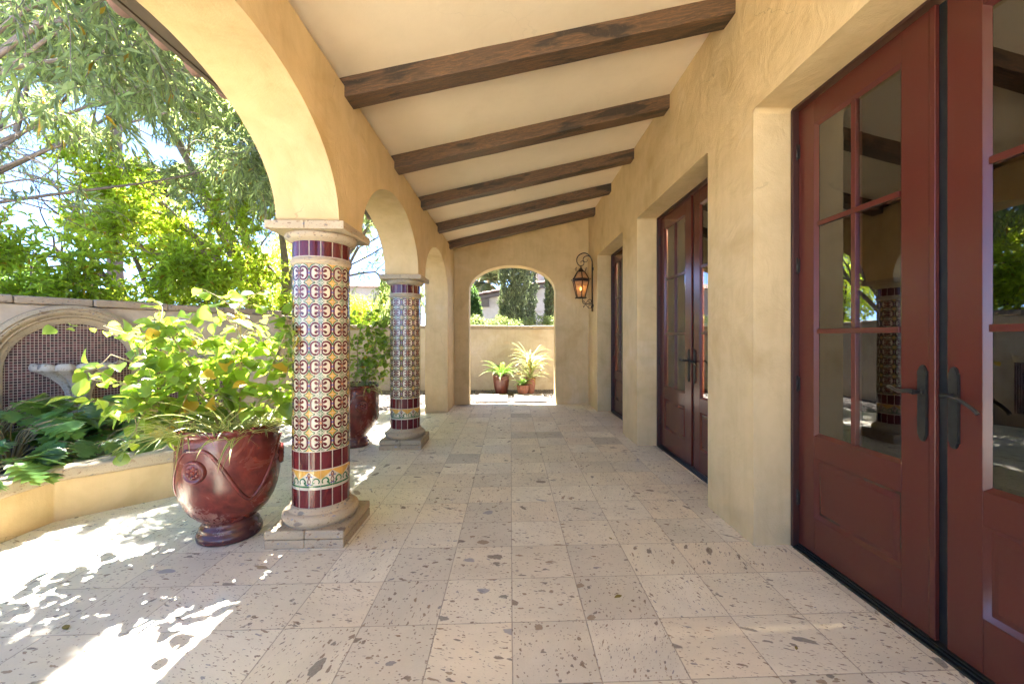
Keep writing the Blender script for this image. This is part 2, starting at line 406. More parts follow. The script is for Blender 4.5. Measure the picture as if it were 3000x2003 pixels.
def leaf_tmpl(st, droop=.25, fold=.12, wave=0.):
    """ovate leaf: st = [(x, halfwidth)]"""
    vs = []; fs = []
    for i, (x, w) in enumerate(st):
        z = -droop*x*x
        wv = wave*math.sin(i*2.1)
        vs += [(x, -w, z + fold*w*2 + wv), (x, 0, z), (x, w, z + fold*w*2 - wv)]
    for i in range(len(st)-1):
        a = i*3; b = a+3
        fs += [(a, b, b+1, a+1), (a+1, b+1, b+2, a+2)]
    return np.array(vs, float), np.array(fs)
def lobed_tmpl(n=7):
    """deeply cut philodendron leaf; lobes sweep towards the tip"""
    vs = []; fs = []
    K = n*2+1
    for i in range(K):
        t_ = i/(K-1); env = .50*math.sin(PI*min(1, .12+t_*.86))**.75
        lobe = (i % 2 == 1)
        w = env*(1.0 if lobe else .42); sweep = .16*w/.5 if lobe else -.02
        zz = -.30*t_*t_
        cup = .10 if lobe else .02
        vs += [(t_+sweep-.1, -w, zz - .35*w*w + cup*.3), (t_, 0, zz), (t_+sweep-.1, w, zz - .35*w*w + cup*.3)]
    for i in range(K-1):
        a = i*3; b = a+3
        fs += [(a, b, b+1, a+1), (a+1, b+1, b+2, a+2)]
    return np.array(vs, float), np.array(fs)
def rot_about(D, n):
    """random perpendicular-ish offsets for directions D"""
    r = NR.normal(size=(n, 3)); return nrm(r - (r*D).sum(1, keepdims=True)*D)
def catmull(pts, k=6):
    P = [Vector(p) for p in pts]; P = [P[0]*2-P[1]] + P + [P[-1]*2-P[-2]]; out = []
    for i in range(1, len(P)-2):
        for j in range(k):
            u = j/k; a, b, c, d = P[i-1], P[i], P[i+1], P[i+2]
            out.append(.5*((2*b) + (c-a)*u + (2*a-5*b+4*c-d)*u*u + (3*b-a-3*c+d)*u**3))
    out.append(P[-2]); return out

# ---------------------------------------------------------------- trees
def grow(mb, tips, p, d, L, r, depth, spread=.6, upb=.15, kids=(2, 3), n=7):
    pts = [p.copy()]; rads = [r]; steps = 4
    for i in range(steps):
        d = (d + Vector((R.gauss(0, .13), R.gauss(0, .13), R.gauss(0, .10)+upb*.25))).normalized()
        p = p + d*(L/steps); pts.append(p.copy()); rads.append(r*(1-.42*(i+1)/steps))
        if depth <= 1: tips.append((p.copy(), d.copy()))
    mb.tube(pts, rads, max(4, n), 0, cap=False)
    if depth == 0:
        tips.append((p.copy(), d.copy())); return
    for k in range(R.randint(*kids)):
        a = d.orthogonal().normalized(); a.rotate(Matrix.Rotation(R.uniform(0, 2*PI), 3, d))
        nd = (d + a*R.uniform(.5, 1.1)*spread + Vector((0, 0, upb))).normalized()
        grow(mb, tips, p, nd, L*R.uniform(.6, .82), rads[-1]*R.uniform(.6, .8), depth-1, spread, upb, kids, n-1)

def twigs(mb, tips, per, tl, droop, spacing, leafL, leafW, outw=.9, jitter=.1, twig_r=.003, upleaf=0., leafspread=.8):
    """leafy shoots from every tip: returns leaf positions, directions, ups, lengths, widths"""
    Pp, Dd, Ss, Ww = [], [], [], []
    for (p, d) in tips:
        for _ in range(per):
            a = Vector((R.gauss(0, 1), R.gauss(0, 1), R.gauss(0, .8))).normalized()
            dd = (d*.55 + a*outw).normalized(); L = tl*R.uniform(.6, 1.3)
            q = p + Vector((R.gauss(0, jitter), R.gauss(0, jitter), R.gauss(0, jitter)))
            pts = [q.copy()]; ns = max(3, int(L/spacing))
            for i in range(ns):
                dd = (dd + Vector((0, 0, -droop*(i+1)/ns*.5)) + Vector((R.gauss(0, .05), R.gauss(0, .05), R.gauss(0, .05)))).normalized()
                q = q + dd*(L/ns); pts.append(q.copy())
                for s_ in range(2):
                    b = Vector((R.gauss(0, 1), R.gauss(0, 1), R.gauss(0, 1)-droop+upleaf)).normalized()
                    ld = (dd*.75 + b*leafspread).normalized()
                    Pp.append(tuple(q)); Dd.append(tuple(ld)); Ss.append(leafL*R.uniform(.65, 1.2)); Ww.append(leafW*R.uniform(.75, 1.2))
            if twig_r and mb is not None: mb.tube(pts[::2] if len(pts) > 4 else pts, [twig_r*(1-.5*i/len(pts)) for i in range(len(pts[::2] if len(pts) > 4 else pts))], 3, 0, cap=False)
    P = np.array(Pp); D = np.array(Dd); U = NR.normal(size=P.shape)*.55 + np.array([0, 0, 1.])
    return P, D, U, np.array(Ss), np.array(Ww)

def tree(name, label, cat, base, stems, sub, leaf, mats, group=None, per=3, tl=.5, droop=.5, spacing=.05, tmpl=LEAF4, tr=(.12, .035), lims=None, jitter=.12, upleaf=0., twig_r=.003, kids=(2, 3)):
    """stems: lists of points from the ground up; sub: (length, depth, spread, upbias)"""
    T = thing(name, label, cat, base, 0, group); B = Vector(base)
    mb = MB(); tips = []
    for st in stems:
        r0 = st[0] if not hasattr(st[0], '__len__') else tr[0]
        pts = catmull([p for p in st if hasattr(p, '__len__')], 5)
        rr = [r0*(1-i/(len(pts)-1))+tr[1]*(i/(len(pts)-1)) for i in range(len(pts))]
        mb.tube(pts, rr, 9, 0, cap=False)
        for i in range(int(len(pts)*.45), len(pts)):
            if i % 3 == 0 or i == len(pts)-1:
                d = (pts[i]-pts[i-1]).normalized()
                a = d.orthogonal().normalized(); a.rotate(Matrix.Rotation(R.uniform(0, 2*PI), 3, d))
                for q in range(2 if i == len(pts)-1 else 1):
                    nd = (d*(1. if i == len(pts)-1 else .55) + a*sub[2]*(1 if q == 0 else -1)).normalized()
                    grow(mb, tips, pts[i], nd, sub[0]*R.uniform(.75, 1.15), rr[i]*.62, sub[1], sub[2], sub[3], kids)
    if lims: tips = [t_ for t_ in tips if lims(t_[0])]
    P, D, U, S, W = twigs(mb, tips, per, tl, droop, spacing, leaf[0], leaf[1], jitter=jitter, upleaf=upleaf, twig_r=twig_r)
    if lims:
        k = np.array([lims(Vector(p)) for p in P]); P, D, U, S, W = P[k], D[k], U[k], S[k], W[k]
    mb.build('trunk', mats[0], T, B)
    V, F = inst(tmpl[0], tmpl[1], P, D, U, S, W)
    npmesh('crown', V, F, mats[1], T, B)
    print(name, len(tips), len(P))
    return T

# ================================================================ ARCHITECTURE
WX = 1.81               # face of the house wall
LX, LXO = -1.28, -1.74  # inner and outer faces of the arcade wall
def ceil_z(x): return 3.872 + .2419*x
YA, YB = -2.6, 9.43
# ---- patio floor and ground
mb = MB()
n = 96
mb.add([(0, 0, -.03)] + [(170*math.cos(2*PI*k/n), 60+170*math.sin(2*PI*k/n), -.03) for k in range(n)], [(0, k+1, (k+1) % n+1) for k in range(n)])
kind(mb.build('ground', M['gravel']))
mb = MB()
pat = [(-3.95, -18), (9, -18), (9, -2.75), (2.32, -2.75), (2.32, 9.50), (-2.05, 9.50), (-2.05, 8.75), (-3.0, 8.75), (-3.0, 8.2), (-4.0, 7.6), (-4.4, 6.6), (-3.95, 5)]  # behind the camera the patio is extended, unseen, to bounce sunlight into the porch
mb.prism(pat, lambda p: (*p, -.06), lambda p: (*p, 0))
kind(fix_normals(mb.build('patio_floor', M['floor'])))
# ---- house: wall with three door recesses, rooms behind it
OPEN = [(.945, 2.985), (3.69, 5.795), (6.545, 8.465)]
OZ = 3.25
house = thing('house', 'yellow stucco house wall with three deep door recesses on the right', 'house', (WX, 3, 0))
poly = [(YA, -.04)]
for a, b in OPEN: poly += [(a, -.04), (a, OZ), (b, OZ), (b, -.04)]
poly += [(9.8, -.04), (9.8, 4.42), (YA, 4.42)]
mb = MB(); mb.prism(poly, lambda p: (WX, *p), lambda p: (2.32, *p))
fix_normals(mb.build('wall', M['stucco'], house, house.location, bevel=.035, seg=4, angle=40))
# interior room
RX = 5.4
mb = MB(); mb.box(2.33, RX, YA, 9.7, -.05, .0)
mb.build('room_floor', M['in_floor'], house, house.location)
mb = MB()
mb.box(2.322, RX+.2, YA, 9.8, 4.25, 4.4)
mb.box(2.322, RX, YA-.1, YA-.002, 0, 4.248); mb.box(2.322, RX, 9.7, 9.8, 0, 4.248)
wins = [(1.2, 2.4, .9, 2.6), (3.95, 4.85, .9, 2.6), (6.4, 7.6, .9, 2.6)]
clere = [(.9, 2.0, 3.1, 3.7), (3.3, 4.2, 3.1, 3.7), (4.7, 5.6, 3.1, 3.7)]
ys = YA
for a, b, z0, z1 in wins + [(9.7, 9.7, 0, 0)]:
    mb.box(RX, RX+.2, ys, a, 0, 2.999)
    if b > a: mb.box(RX, RX+.2, a, b, 0, z0); mb.box(RX, RX+.2, a, b, z1, 2.999)
    ys = b
ys = YA
for a, b, z0, z1 in clere + [(9.7, 9.7, 0, 0)]:
    mb.box(RX, RX+.2, ys, a, 3.0, 4.249)
    if b > a: mb.box(RX, RX+.2, a, b, 3.0, z0); mb.box(RX, RX+.2, a, b, z1, 4.249)
    ys = b
mb.build('room_shell', M['in_wall'], house, house.location)
for a, b, z0, z1 in wins + clere:
    mb = MB(); w = .045
    x0, x1 = RX+.06, RX+.12
    mb.box(x0, x1, a, a+w, z0, z1); mb.box(x0, x1, b-w, b, z0, z1)
    mb.box(x0, x1, a+w, b-w, z0, z0+w); mb.box(x0, x1, a+w, b-w, z1-w, z1)
    nv = 3 if b-a > 1.5 else 2
    for k in range(1, nv): yy = a+(b-a)*k/nv; mb.box(x0+.005, x1-.005, yy-.02, yy+.02, z0+w, z1-w)
    nh = 4 if z1-z0 > 1 else 2
    for k in range(1, nh): zz = z0+(z1-z0)*k/nh; mb.box(x0+.01, x1-.01, a+w, b-w, zz-.015, zz+.015)
    mb.build('room_window', M['frame'], house, house.location)
for yy in (1.0, 3.2, 5.4, 7.6):
    mb = MB(); mb.box(2.33, RX-.005, yy, yy+.22, 4.0, 4.249); mb.build('room_beam', M['beam'], house, house.location, bevel=.012)
for xx, yy in ((3.3, 2.2), (4.5, 2.2), (3.3, 4.4), (4.5, 4.4), (3.3, 6.6), (4.5, 6.6), (3.3, .2), (4.5, .2)):
    mb = MB(); mb.lathe([(.0, -.001), (.05, -.001)], 20, (xx, yy, 4.249)); mb.build('downlight', M['downlight'], house, house.location)
    mb = MB(); mb.lathe([(.05, -.004), (.075, -.006), (.085, 0)], 24, (xx, yy, 4.249)); mb.build('downlight_trim', M['white'], house, house.location)
# ---- end wall with the far archway
ew = thing('end_wall', 'yellow stucco end wall with an archway out to the back court', 'wall', (0, 9.43, 0))
def arch_pts(c, half, z0, rise, n=28, rev=False):
    p = [(c - half*math.cos(PI*k/n), z0 + rise*math.sin(PI*k/n)) for k in range(n+1)]
    return p[::-1] if rev else p
poly = [(LX-.02, -.04), (-.945, -.04)] + arch_pts(.05, .995, 2.60, .595) + [(1.045, -.04), (WX+.02, -.04), (WX+.02, ceil_z(WX)+.05), (LX-.02, ceil_z(LX)+.05)]
mb = MB(); mb.prism(poly, lambda p: (p[0], 9.43, p[1]), lambda p: (p[0], 9.80, p[1]))
fix_normals(mb.build('wall', M['stucco'], ew, ew.location, bevel=.04, seg=4, angle=40))
# ---- arcade wall, three arches on tiled columns and an end pier
aw = thing('arcade_wall', 'yellow stucco arcade wall with round arches on the garden side', 'wall', ((LX+LXO)/2, 4.5, 0))
SP = 2.412
poly = [(.20, -.04), (.965, -.04), (.965, SP)] + arch_pts(2.045, 1.08, SP, .71)[1:-1] + [(3.125, SP), (3.60, SP)] + arch_pts(4.69, 1.09, SP, .71)[1:-1] \
    + [(5.78, SP), (6.225, SP)] + arch_pts(7.345, 1.115, SP, .69)[1:-1] + [(8.46, SP), (8.46, -.04), (9.80, -.04), (9.80, ceil_z(LXO)+.04), (.20, ceil_z(LXO)+.04)]
mb = MB(); mb.prism(poly, lambda p: (LXO, *p), lambda p: (LX, *p))
fix_normals(mb.build('wall', M['stucco'], aw, aw.location, bevel=.035, seg=4, angle=50))
# ---- roof: plaster ceiling, eave board, clay tiles
roof = thing('porch_roof', 'sloping porch roof with plaster ceiling and a clay tile eave', 'roof', (0, 3.5, 3.9))
mb = MB()
x0, x1 = -1.70, 2.0
prof = [(x0, ceil_z(x0)), (x1, ceil_z(x1)), (x1, ceil_z(x1)+.16), (x0, ceil_z(x0)+.16)]
mb.prism(prof, lambda p: (p[0], -.9, p[1]), lambda p: (p[0], 11.35, p[1]))  # slab runs unseen past the end wall, lengthened to keep sun off the floor
fix_normals(mb.build('ceiling', M['stucco_smooth'], roof, roof.location))
mb = MB()
prof = [(-2.10, ceil_z(-2.10)), (-1.702, ceil_z(-1.702)), (-1.702, ceil_z(-1.702)+.10), (-2.10, ceil_z(-2.10)+.05)]
mb.prism(prof, lambda p: (p[0], -.9, p[1]), lambda p: (p[0], 10.0, p[1]))
mb.prism([(-2.135, ceil_z(-2.1)-.01), (-2.102, ceil_z(-2.1)-.01), (-2.102, ceil_z(-2.1)+.07), (-2.135, ceil_z(-2.1)+.07)], lambda p: (p[0], -.9, p[1]), lambda p: (p[0], 10.0, p[1]))
fix_normals(mb.build('fascia', M['fascia'], roof, roof.location))
mb = MB(); mb.box(-1.0, RX+.5, -.9, 10.05, 4.62, 4.75)
sl = .2419
yy = -.85; k = 0
while yy < 10.0:
    for cover in (0, 1):
        yc = yy + cover*.135; rr = .098; N = 10; vs = []; xa, xb = -2.19 - .03*cover + R.uniform(-.012, .012), -1.2
        for x in (xa, xb):
            for j in range(N+1):
                a = PI*j/N
                for r_ in (rr, rr-.016):
                    zc = ceil_z(x) + (.20 if cover else .115)
                    vs.append((x, yc + r_*math.cos(a), zc + (r_*math.sin(a)*.95 if cover else -r_*math.sin(a)*.95)))
        q = (N+1)*2; fs = []
        for j in range(N):
            b = j*2
            fs += [(b, b+2, q+b+2, q+b), (b+1, q+b+1, q+b+3, b+3), (b, b+1, b+3, b+2)]
        mb.add(vs, fs, 0, True)
    yy += .27
mb.build('roof_tiles', M['roof_tile'], roof, roof.location)
# ---- beams
def beam_mesh():
    mb = MB(); a = math.atan(sl)
    L = 3.36/math.cos(a)
    nx = 14
    vs = []; W2, D = .095, .147
    for i in range(nx+1):
        x = -L/2 + L*i/nx
        for (yy, zz) in ((-W2, 0.02), (W2, 0.02), (W2, -D), (-W2, -D)):
            vs.append((x, yy + R.gauss(0, .0022), zz + (R.gauss(0, .002) if zz < 0 else 0)))
    fs = [(i*4+k, i*4+(k+1) % 4, i*4+4+(k+1) % 4, i*4+4+k) for i in range(nx) for k in range(4)] + [(0, 1, 2, 3), tuple(nx*4+k for k in (3, 2, 1, 0))]
    return fix_normals(mb.add(vs, fs).build('ceiling_beam', M['beam'], bevel=.006, seg=2, angle=40))
bm0 = beam_mesh()
blab = ['dark wood ceiling beam nearest the camera, largest in view', 'second dark ceiling beam, past the near one', 'third dark ceiling beam, with the brass sprinkler just behind it',
        'fourth dark ceiling beam, between sprinkler and round ceiling disc', 'last dark ceiling beam, closest to the end wall']
for i, yb in enumerate((3.225, 4.59, 5.93, 7.29, 8.66)):
    b = bm0 if i == 0 else dup(bm0)
    xc = .26; b.location = (xc, yb+.095, ceil_z(xc)); b.rotation_euler = (0, -math.atan(sl), 0)
    tag(b, blab[i], 'beam', 'ceiling beams under the porch roof')
# sprinkler and flat round ceiling disc
sp = thing('fire_sprinkler', 'small brass fire sprinkler hanging from the porch ceiling', 'sprinkler', (.07, 6.35, ceil_z(.07)))
MB().lathe([(0, -.004), (.028, -.006), (.036, 0.), (.036, .02)], 20).build('escutcheon', M['brass'], sp)
mb = MB(); mb.tube([(0, 0, 0), (0, 0, -.035)], .009, 8)
mb.tube([(-.008, 0, -.03), (-.016, 0, -.045), (-.004, 0, -.07)], .0035, 6); mb.tube([(.008, 0, -.03), (.016, 0, -.045), (.004, 0, -.07)], .0035, 6)
mb.lathe([(0, -.073), (.02, -.075), (.022, -.071), (0, -.069)], 14); mb.build('head', M['brass'], sp)
MB().lathe([(0, -.006), (.085, -.008), (.10, -.003), (.10, .02)], 28).build('ceiling_disc', M['stucco_smooth'], None)
v = bpy.data.objects['ceiling_disc']; v.location = (.1, 8.05, ceil_z(.1)); v.rotation_euler = (0, -math.atan(sl), 0)
tag(v, 'flat round cream cover on the ceiling between the last two beams', 'vent')

# ---------------------------------------------------------------- tiled columns
def ribbon(pts, w, k=5):
    P = catmull([(x, y, 0) for x, y in pts], k); L = []; N = len(P)
    for i, p in enumerate(P):
        d = (P[min(i+1, N-1)]-P[max(i-1, 0)]).normalized(); ww = w(i/(N-1)) if callable(w) else w
        L.append(((p.x-d.y*ww/2, p.y+d.x*ww/2), (p.x+d.y*ww/2, p.y-d.x*ww/2)))
    return L
def disc(x, y, r, n=12, ry=None):
    return [(x+r*math.cos(2*PI*k/n), y+(ry or r)*math.sin(2*PI*k/n)) for k in range(n)]
TW, TH_ = 84., 143.
def scroll_tile():
    S = []  # (material, layer, polygon list)
    for sg in (0, 1):
        m = (lambda p: (p[0], TH_-p[1])) if sg else (lambda p: p)
        rb = ribbon([(11, 71.5), (13, 95), (26, 114), (46, 121), (65, 115), (74, 101), (69, 87), (57, 84), (50, 91)], lambda u: 15-3*u)
        for a, b in zip(rb[:-1], rb[1:]): S.append(('maroon', 2, [m(a[0]), m(a[1]), m(b[1]), m(b[0])]))
        S.append(('maroon', 2, [m(p) for p in disc(51, 93, 11.5)]))
        S.append(('yellow', 1, [m(p) for p in [(1, 141), (32, 141), (19, 132), (9, 120), (1, 103)]]))
        rb = ribbon([(1, 94), (8, 114), (20, 130), (43, 141)], 7.5)
        for a, b in zip(rb[:-1], rb[1:]): S.append(('green', 2, [m(a[0]), m(a[1]), m(b[1]), m(b[0])]))
        for pts in ([(83, 132), (75, 124), (74, 108), (82, 116)], [(76, 141), (66, 137), (52, 135), (63, 141)], [(82, 141), (72, 136), (62, 124), (77, 129)]):
            S.append(('green', 1, [m(p) for p in pts]))
        rb = ribbon([(83, 104), (79, 118), (66, 130), (50, 140)], 4)
    S.append(('blue', 3, [(1, 66), (7, 65), (9, 71.5), (7, 78), (1, 77)]))
    S.append(('maroon', 1, [(64, 71.5), (83, 50), (83, 58), (73, 71.5), (83, 85), (83, 93)]))
    S.append(('orange', 1, [(75, 71.5), (83, 61), (83, 82)]))
    return S
def frieze_tile():
    S = [('yellow', 1, [(1, 141), (83, 141), (83, 72), (1, 134)])]
    rb = ribbon([(1, 22), (42, 22), (83, 22)], 13)
    for a, b in zip(rb[:-1], rb[1:]): S.append(('green', 1, [a[0], a[1], b[1], b[0]]))
    rb = ribbon([(16, 34), (30, 42), (28, 62), (44, 82), (66, 76), (74, 58), (68, 42)], lambda u: 12-3*u)
    for a, b in zip(rb[:-1], rb[1:]): S.append(('green', 2, [a[0], a[1], b[1], b[0]]))
    S.append(('green', 1, disc(34, 50, 8)))
    rb = ribbon([(1, 126), (9, 108), (4, 84), (12, 60), (1, 42)], 6)
    for a, b in zip(rb[:-1], rb[1:]): S.append(('maroon', 2, [a[0], a[1], b[1], b[0]]))
    S.append(('orange', 1, [(1, 112), (6, 98), (1, 78)]))
    S.append(('blue', 3, disc(19, 96, 6.5))); S.append(('blue', 2, disc(9, 38, 6)))
    return S
CM = ['grout', 'cream', 'maroon', 'green', 'yellow', 'blue', 'orange']
NTI = 16; SR = .2065
def clip(pl, c, keep_less):
    out = []
    for i in range(len(pl)):
        p, q = pl[i], pl[(i+1) % len(pl)]
        a, b = (p[0] <= c, q[0] <= c) if keep_less else (p[0] >= c, q[0] >= c)
        if a: out.append(p)
        if a != b: u = (c-p[0])/(q[0]-p[0]); out.append((c, p[1]+(q[1]-p[1])*u))
    return out
def sliced(polys):
    for m, lay, pl in polys:
        xa, xb = min(p[0] for p in pl), max(p[0] for p in pl)
        k = max(1, int((xb-xa)/11.))
        for j in range(k):
            q = clip(clip(pl, xa+(xb-xa)*(j+1)/k, True), xa+(xb-xa)*j/k, False) if k > 1 else pl
            if len(q) > 2: yield m, lay, q
def wrap(mb, polys, a0, flip, z0, h, aw_):
    for m, lay, pl in sliced(polys):
        pts = []
        for x, y in pl:
            u = x/TW
            if flip: u = 1-u
            a = a0 + aw_*u; r = SR + .0024 + lay*.0004
            pts.append((r*math.cos(a), r*math.sin(a), z0 + h*y/TH_))
        if flip: pts = pts[::-1]
        mb.add(pts, [tuple(range(len(pts)))], CM.index(m), False)
def shaft():
    mb = MB(); aw_ = 2*PI/NTI
    mb.lathe([(SR, .20), (SR, 2.31)], 64, mi=0)
    S1, S2 = scroll_tile(), frieze_tile()
    def tile(z0, z1, k, mi, g=.0022):
        n = 4; ga = g/SR; vs = []
        for j in range(n+1):
            a = k*aw_ + ga + (aw_-2*ga)*j/n
            for r_, z in ((SR-.001, z0+g), (SR+.0022, z0+g), (SR+.0022, z1-g), (SR-.001, z1-g)):
                vs.append((r_*math.cos(a), r_*math.sin(a), z))
        fs = []
        for j in range(n):
            for q in range(3): fs.append((j*4+q, j*4+4+q, j*4+5+q, j*4+1+q))
        mb.add(vs, fs, mi, False)
    rows = []
    for k in range(NTI):
        for z0, z1 in ((.262, .402), (.548, .688)): tile(z0, z1, k, 2, .0035)
        tile(2.165, 2.285, k, 2, .0035)
        tile(.404, .546, k, 1)
        wrap(mb, S2, k*aw_, k % 2 == 1, .404, .142, aw_)
        for r_ in range(10):
            z0 = .690 + .1418*r_
            tile(z0, z0+.1418, k, 1, .001)
            wrap(mb, S1, k*aw_, k % 2 == 1, z0, .1418, aw_)
    return mb
def make_column():
    T = thing('tiled_column', 'x', 'column', (0, 0, 0), 0, 'tiled columns of the arcade')
    for z0, z1 in ((0, .065), (.067, .132)):
        mb = MB()
        for a, b in ((-.287, -.001), (.001, .287)): mb.box(a, b, -.285, .285, z0, z1)
        mb.build('plinth', M['stone'], T, bevel=.007 if z0 == 0 else .013, seg=3)
    tor = [(.0, .132), (.262, .132)] + [(.232+.046*math.cos(a), .180+.046*math.sin(a)) for a in [(-PI/2*.9)+PI*.92*k/12 for k in range(13)]] + [(.236, .228), (.222, .240), (.219, .262), (.19, .264)]
    MB().lathe(tor, 64).build('base_moulding', M['stone'], T)
    ob = shaft().build('shaft', [M[c] for c in CM], T)
    ring = [(.20, 2.106)] + [(.205+.020*math.cos(a), 2.133+.028*math.sin(a)) for a in [-PI/2+PI*k/10 for k in range(11)]] + [(.2, 2.163)]
    MB().lathe(ring, 64).build('neck_ring', M['stone'], T)
    cap = [(.2, 2.283), (.214, 2.283), (.222, 2.292), (.245, 2.300), (.258, 2.318), (.260, 2.338), (.252, 2.350), (.1, 2.352)]
    MB().lathe(cap, 64).build('capital', M['stone'], T)
    mb = MB()
    for a, b in ((-.287, -.001), (.001, .287)): mb.box(a, b, -.285, .285, 2.351, 2.413)
    mb.build('abacus', M['stone'], T, bevel=.006)
    return T
c0 = make_column()
CX = -1.514
c0.location = (CX, 3.362, 0); c0.rotation_euler = (0, 0, 0)
c0['label'] = 'large near column covered in painted scroll tiles beside the red urn'
dup(c0, (CX, 5.99, 0), 0, 'smaller scroll-tiled column standing farther along, by the end pier')

# ---------------------------------------------------------------- french doors
def ring_slope(mb, xa, xb, y0, y1, z0, z1, ins, mi=0):
    o = [(xa, y0, z0), (xa, y1, z0), (xa, y1, z1), (xa, y0, z1)]
    i = [(xb, y0+ins, z0+ins), (xb, y1-ins, z0+ins), (xb, y1-ins, z1-ins), (xb, y0+ins, z1-ins)]
    mb.add(o+i, [(k, (k+1) % 4, 4+(k+1) % 4, 4+k) for k in range(4)], mi)
def door(yc, W, label):
    D = thing('french_door', label, 'door', (2.135, yc, 0), 0, 'maroon french doors in the house wall')
    org = D.location.copy(); F0 = 2.135; T_ = .05
    ya, yb = yc-W/2, yc+W/2
    mb = MB()
    mb.box(2.092, 2.27, ya, ya+.028, 0, OZ); mb.box(2.092, 2.27, yb-.028, yb, 0, OZ); mb.box(2.092, 2.27, ya+.028, yb-.028, 3.228, OZ)
    mb.build('frame', M['frame'], D, org, bevel=.003, seg=1)
    mb = MB(); mb.box(2.086, 2.27, ya+.029, yb-.029, -.02, .012); mb.box(2.108, 2.26, ya+.03, yb-.03, .012, .022); mb.box(2.124, 2.25, ya+.031, yb-.031, .022, .029)
    mb.build('threshold', M['sill'], D, org, bevel=.002, seg=1)
    mb = MB(); mb.box(F0-.006, F0+.02, yc+.006, yc+.0395, .031, 3.224); mb.build('astragal', M['door'], D, org, bevel=.005, seg=2)
    mb = MB(); mb.box(F0+.022, F0+.05, yc-.042, yc+.0395, .031, 3.224); mb.build('gap_shade_strip', M['sill'], D, org)  # black strip painted as the shade in the gap between the leaves
    for side in (1, -1):
        if side == 1: y0, y1 = yc+.0405, yb-.031
        else: y0, y1 = ya+.031, yc-.045
        z0, z1 = .032, 3.222; sw = .152; ins = .022
        mb = MB(); X0, X1 = F0, F0+T_
        g0, g1 = y0+sw, y1-sw
        mb.box(X0, X1, y0, g0-.0008, z0, z1); mb.box(X0, X1, g1+.0008, y1, z0, z1)
        for a, b in ((z0, .285), (.705, .86), (3.055, z1)): mb.box(X0+.0006, X1, g0, g1, a, b)
        mb.box(X0+.022, X1-.002, g0, g1, .2855, .7045)
        # raised panel
        ring_slope(mb, X0+.001, X0+.016, g0, g1, .285, .705, .022)
        py0, py1, pz0, pz1 = g0+.022, g1-.022, .307, .683
        ring_slope(mb, X0+.016, X0+.014, py0, py1, pz0, pz1, .012)
        ring_slope(mb, X0+.014, X0+.006, py0+.012, py1-.012, pz0+.012, pz1-.012, .020)
        mb.add([(X0+.006, py0+.032, pz0+.032), (X0+.006, py0+.032, pz1-.032), (X0+.006, py1-.032, pz1-.032), (X0+.006, py1-.032, pz0+.032)], [(0, 1, 2, 3)])
        # glazing mouldings and bars
        gz0, gz1 = .86, 3.055; gm = (g0+g1)/2; bw = .017
        zs = [gz0, 1.595, 2.345, gz1]
        ring_slope(mb, X0+.001, X0+.020, g0, g1, gz0, gz1, ins)
        for zz in zs[1:3]: mb.box(X0+.005, X0+.034, g0+ins-.004, g1-ins+.004, zz-bw, zz+bw)
        zz = [gz0+ins-.004, zs[1]-bw-.0005, zs[1]+bw+.0005, zs[2]-bw-.0005, zs[2]+bw+.0005, gz1-ins+.004]
        for q in (0, 2, 4): mb.box(X0+.0055, X0+.0335, gm-bw, gm+bw, zz[q], zz[q+1])
        leaf = fix_keep(mb.build('door_leaf', M['door'], D, org, bevel=.0025, seg=2, angle=50))
        mb = MB(); mb.box(X0+.021, X0+.027, g0+.004, g1-.004, gz0+.004, gz1-.004)
        mb.build('glass', M['glass'], leaf, org)
        hy = yb-.026 if side == 1 else ya+.026
        for hz in (.37, 1.21, 2.08, 2.92):
            mb = MB(); mb.tube([(F0-.010, hy, hz-.055), (F0-.010, hy, hz+.055)], .009, 10); mb.tube([(F0-.010, hy, hz-.062), (F0-.010, hy, hz+.062)], .006, 8)
            mb.box(F0-.007, F0-.001, hy-.02, hy+.02, hz-.05, hz+.05)
            mb.build('hinge', M['bronze'], leaf, org)
        # lever handle on a shaped back plate
        py = yc+.070 if side == 1 else yc-.080; pz = 1.215
        prof = [(-.025, -.165), (-.019, -.170), (-.017, -.182), (-.009, -.194), (0, -.197), (.009, -.194), (.017, -.182), (.019, -.170), (.025, -.165)]
        prof = prof + [(x, -z) for x, z in prof[::-1]]
        mb = MB(); mb.prism([(py+x, pz+z) for x, z in prof], lambda p: (F0-.008, *p), lambda p: (F0-.0005, *p))
        mb.prism([(py+x*.86, pz+z*.97) for x, z in prof], lambda p: (F0-.012, *p), lambda p: (F0-.008, *p))
        lz = 1.272; s_ = side
        mb.lathe([(0, 0), (.014, 0), (.014, .01), (.010, .012)], 14, (0, 0, 0))
        k = len(mb.v)-14*4
        mb.v[k:] = [(F0-.012-z, py+y, lz+x) for x, y, z in mb.v[k:]]
        mb.tube([(F0-.012, py, lz), (F0-.030, py, lz), (F0-.062, py, lz)], [.010, .009, .0135], 12)
        pts = catmull([(F0-.060, py-s_*.006, lz), (F0-.064, py+s_*.02, lz+.004), (F0-.062, py+s_*.055, lz-.002), (F0-.058, py+s_*.095, lz-.001 if s_ == 1 else lz-.022), (F0-.055, py+s_*.128, lz+.012 if s_ == 1 else lz-.046), (F0-.054, py+s_*.142, lz+.006 if s_ == 1 else lz-.062)], 5)
        mb.tube(pts, [.0135-.005*abs(math.sin(PI*i/len(pts)*.7)) for i in range(len(pts))], 10)
        mb.build('handle', M['bronze'], leaf, org, bevel=.001, seg=1)
    return D
def fix_keep(o): return o
for (a, b), lb in zip(OPEN, ('nearest pair of maroon glazed doors, cut by the right edge of view', 'middle pair of maroon glazed doors between two stucco piers', 'farthest maroon glazed doors, just past the lit wall lantern')):
    door((a+b)/2, b-a-.004, lb)
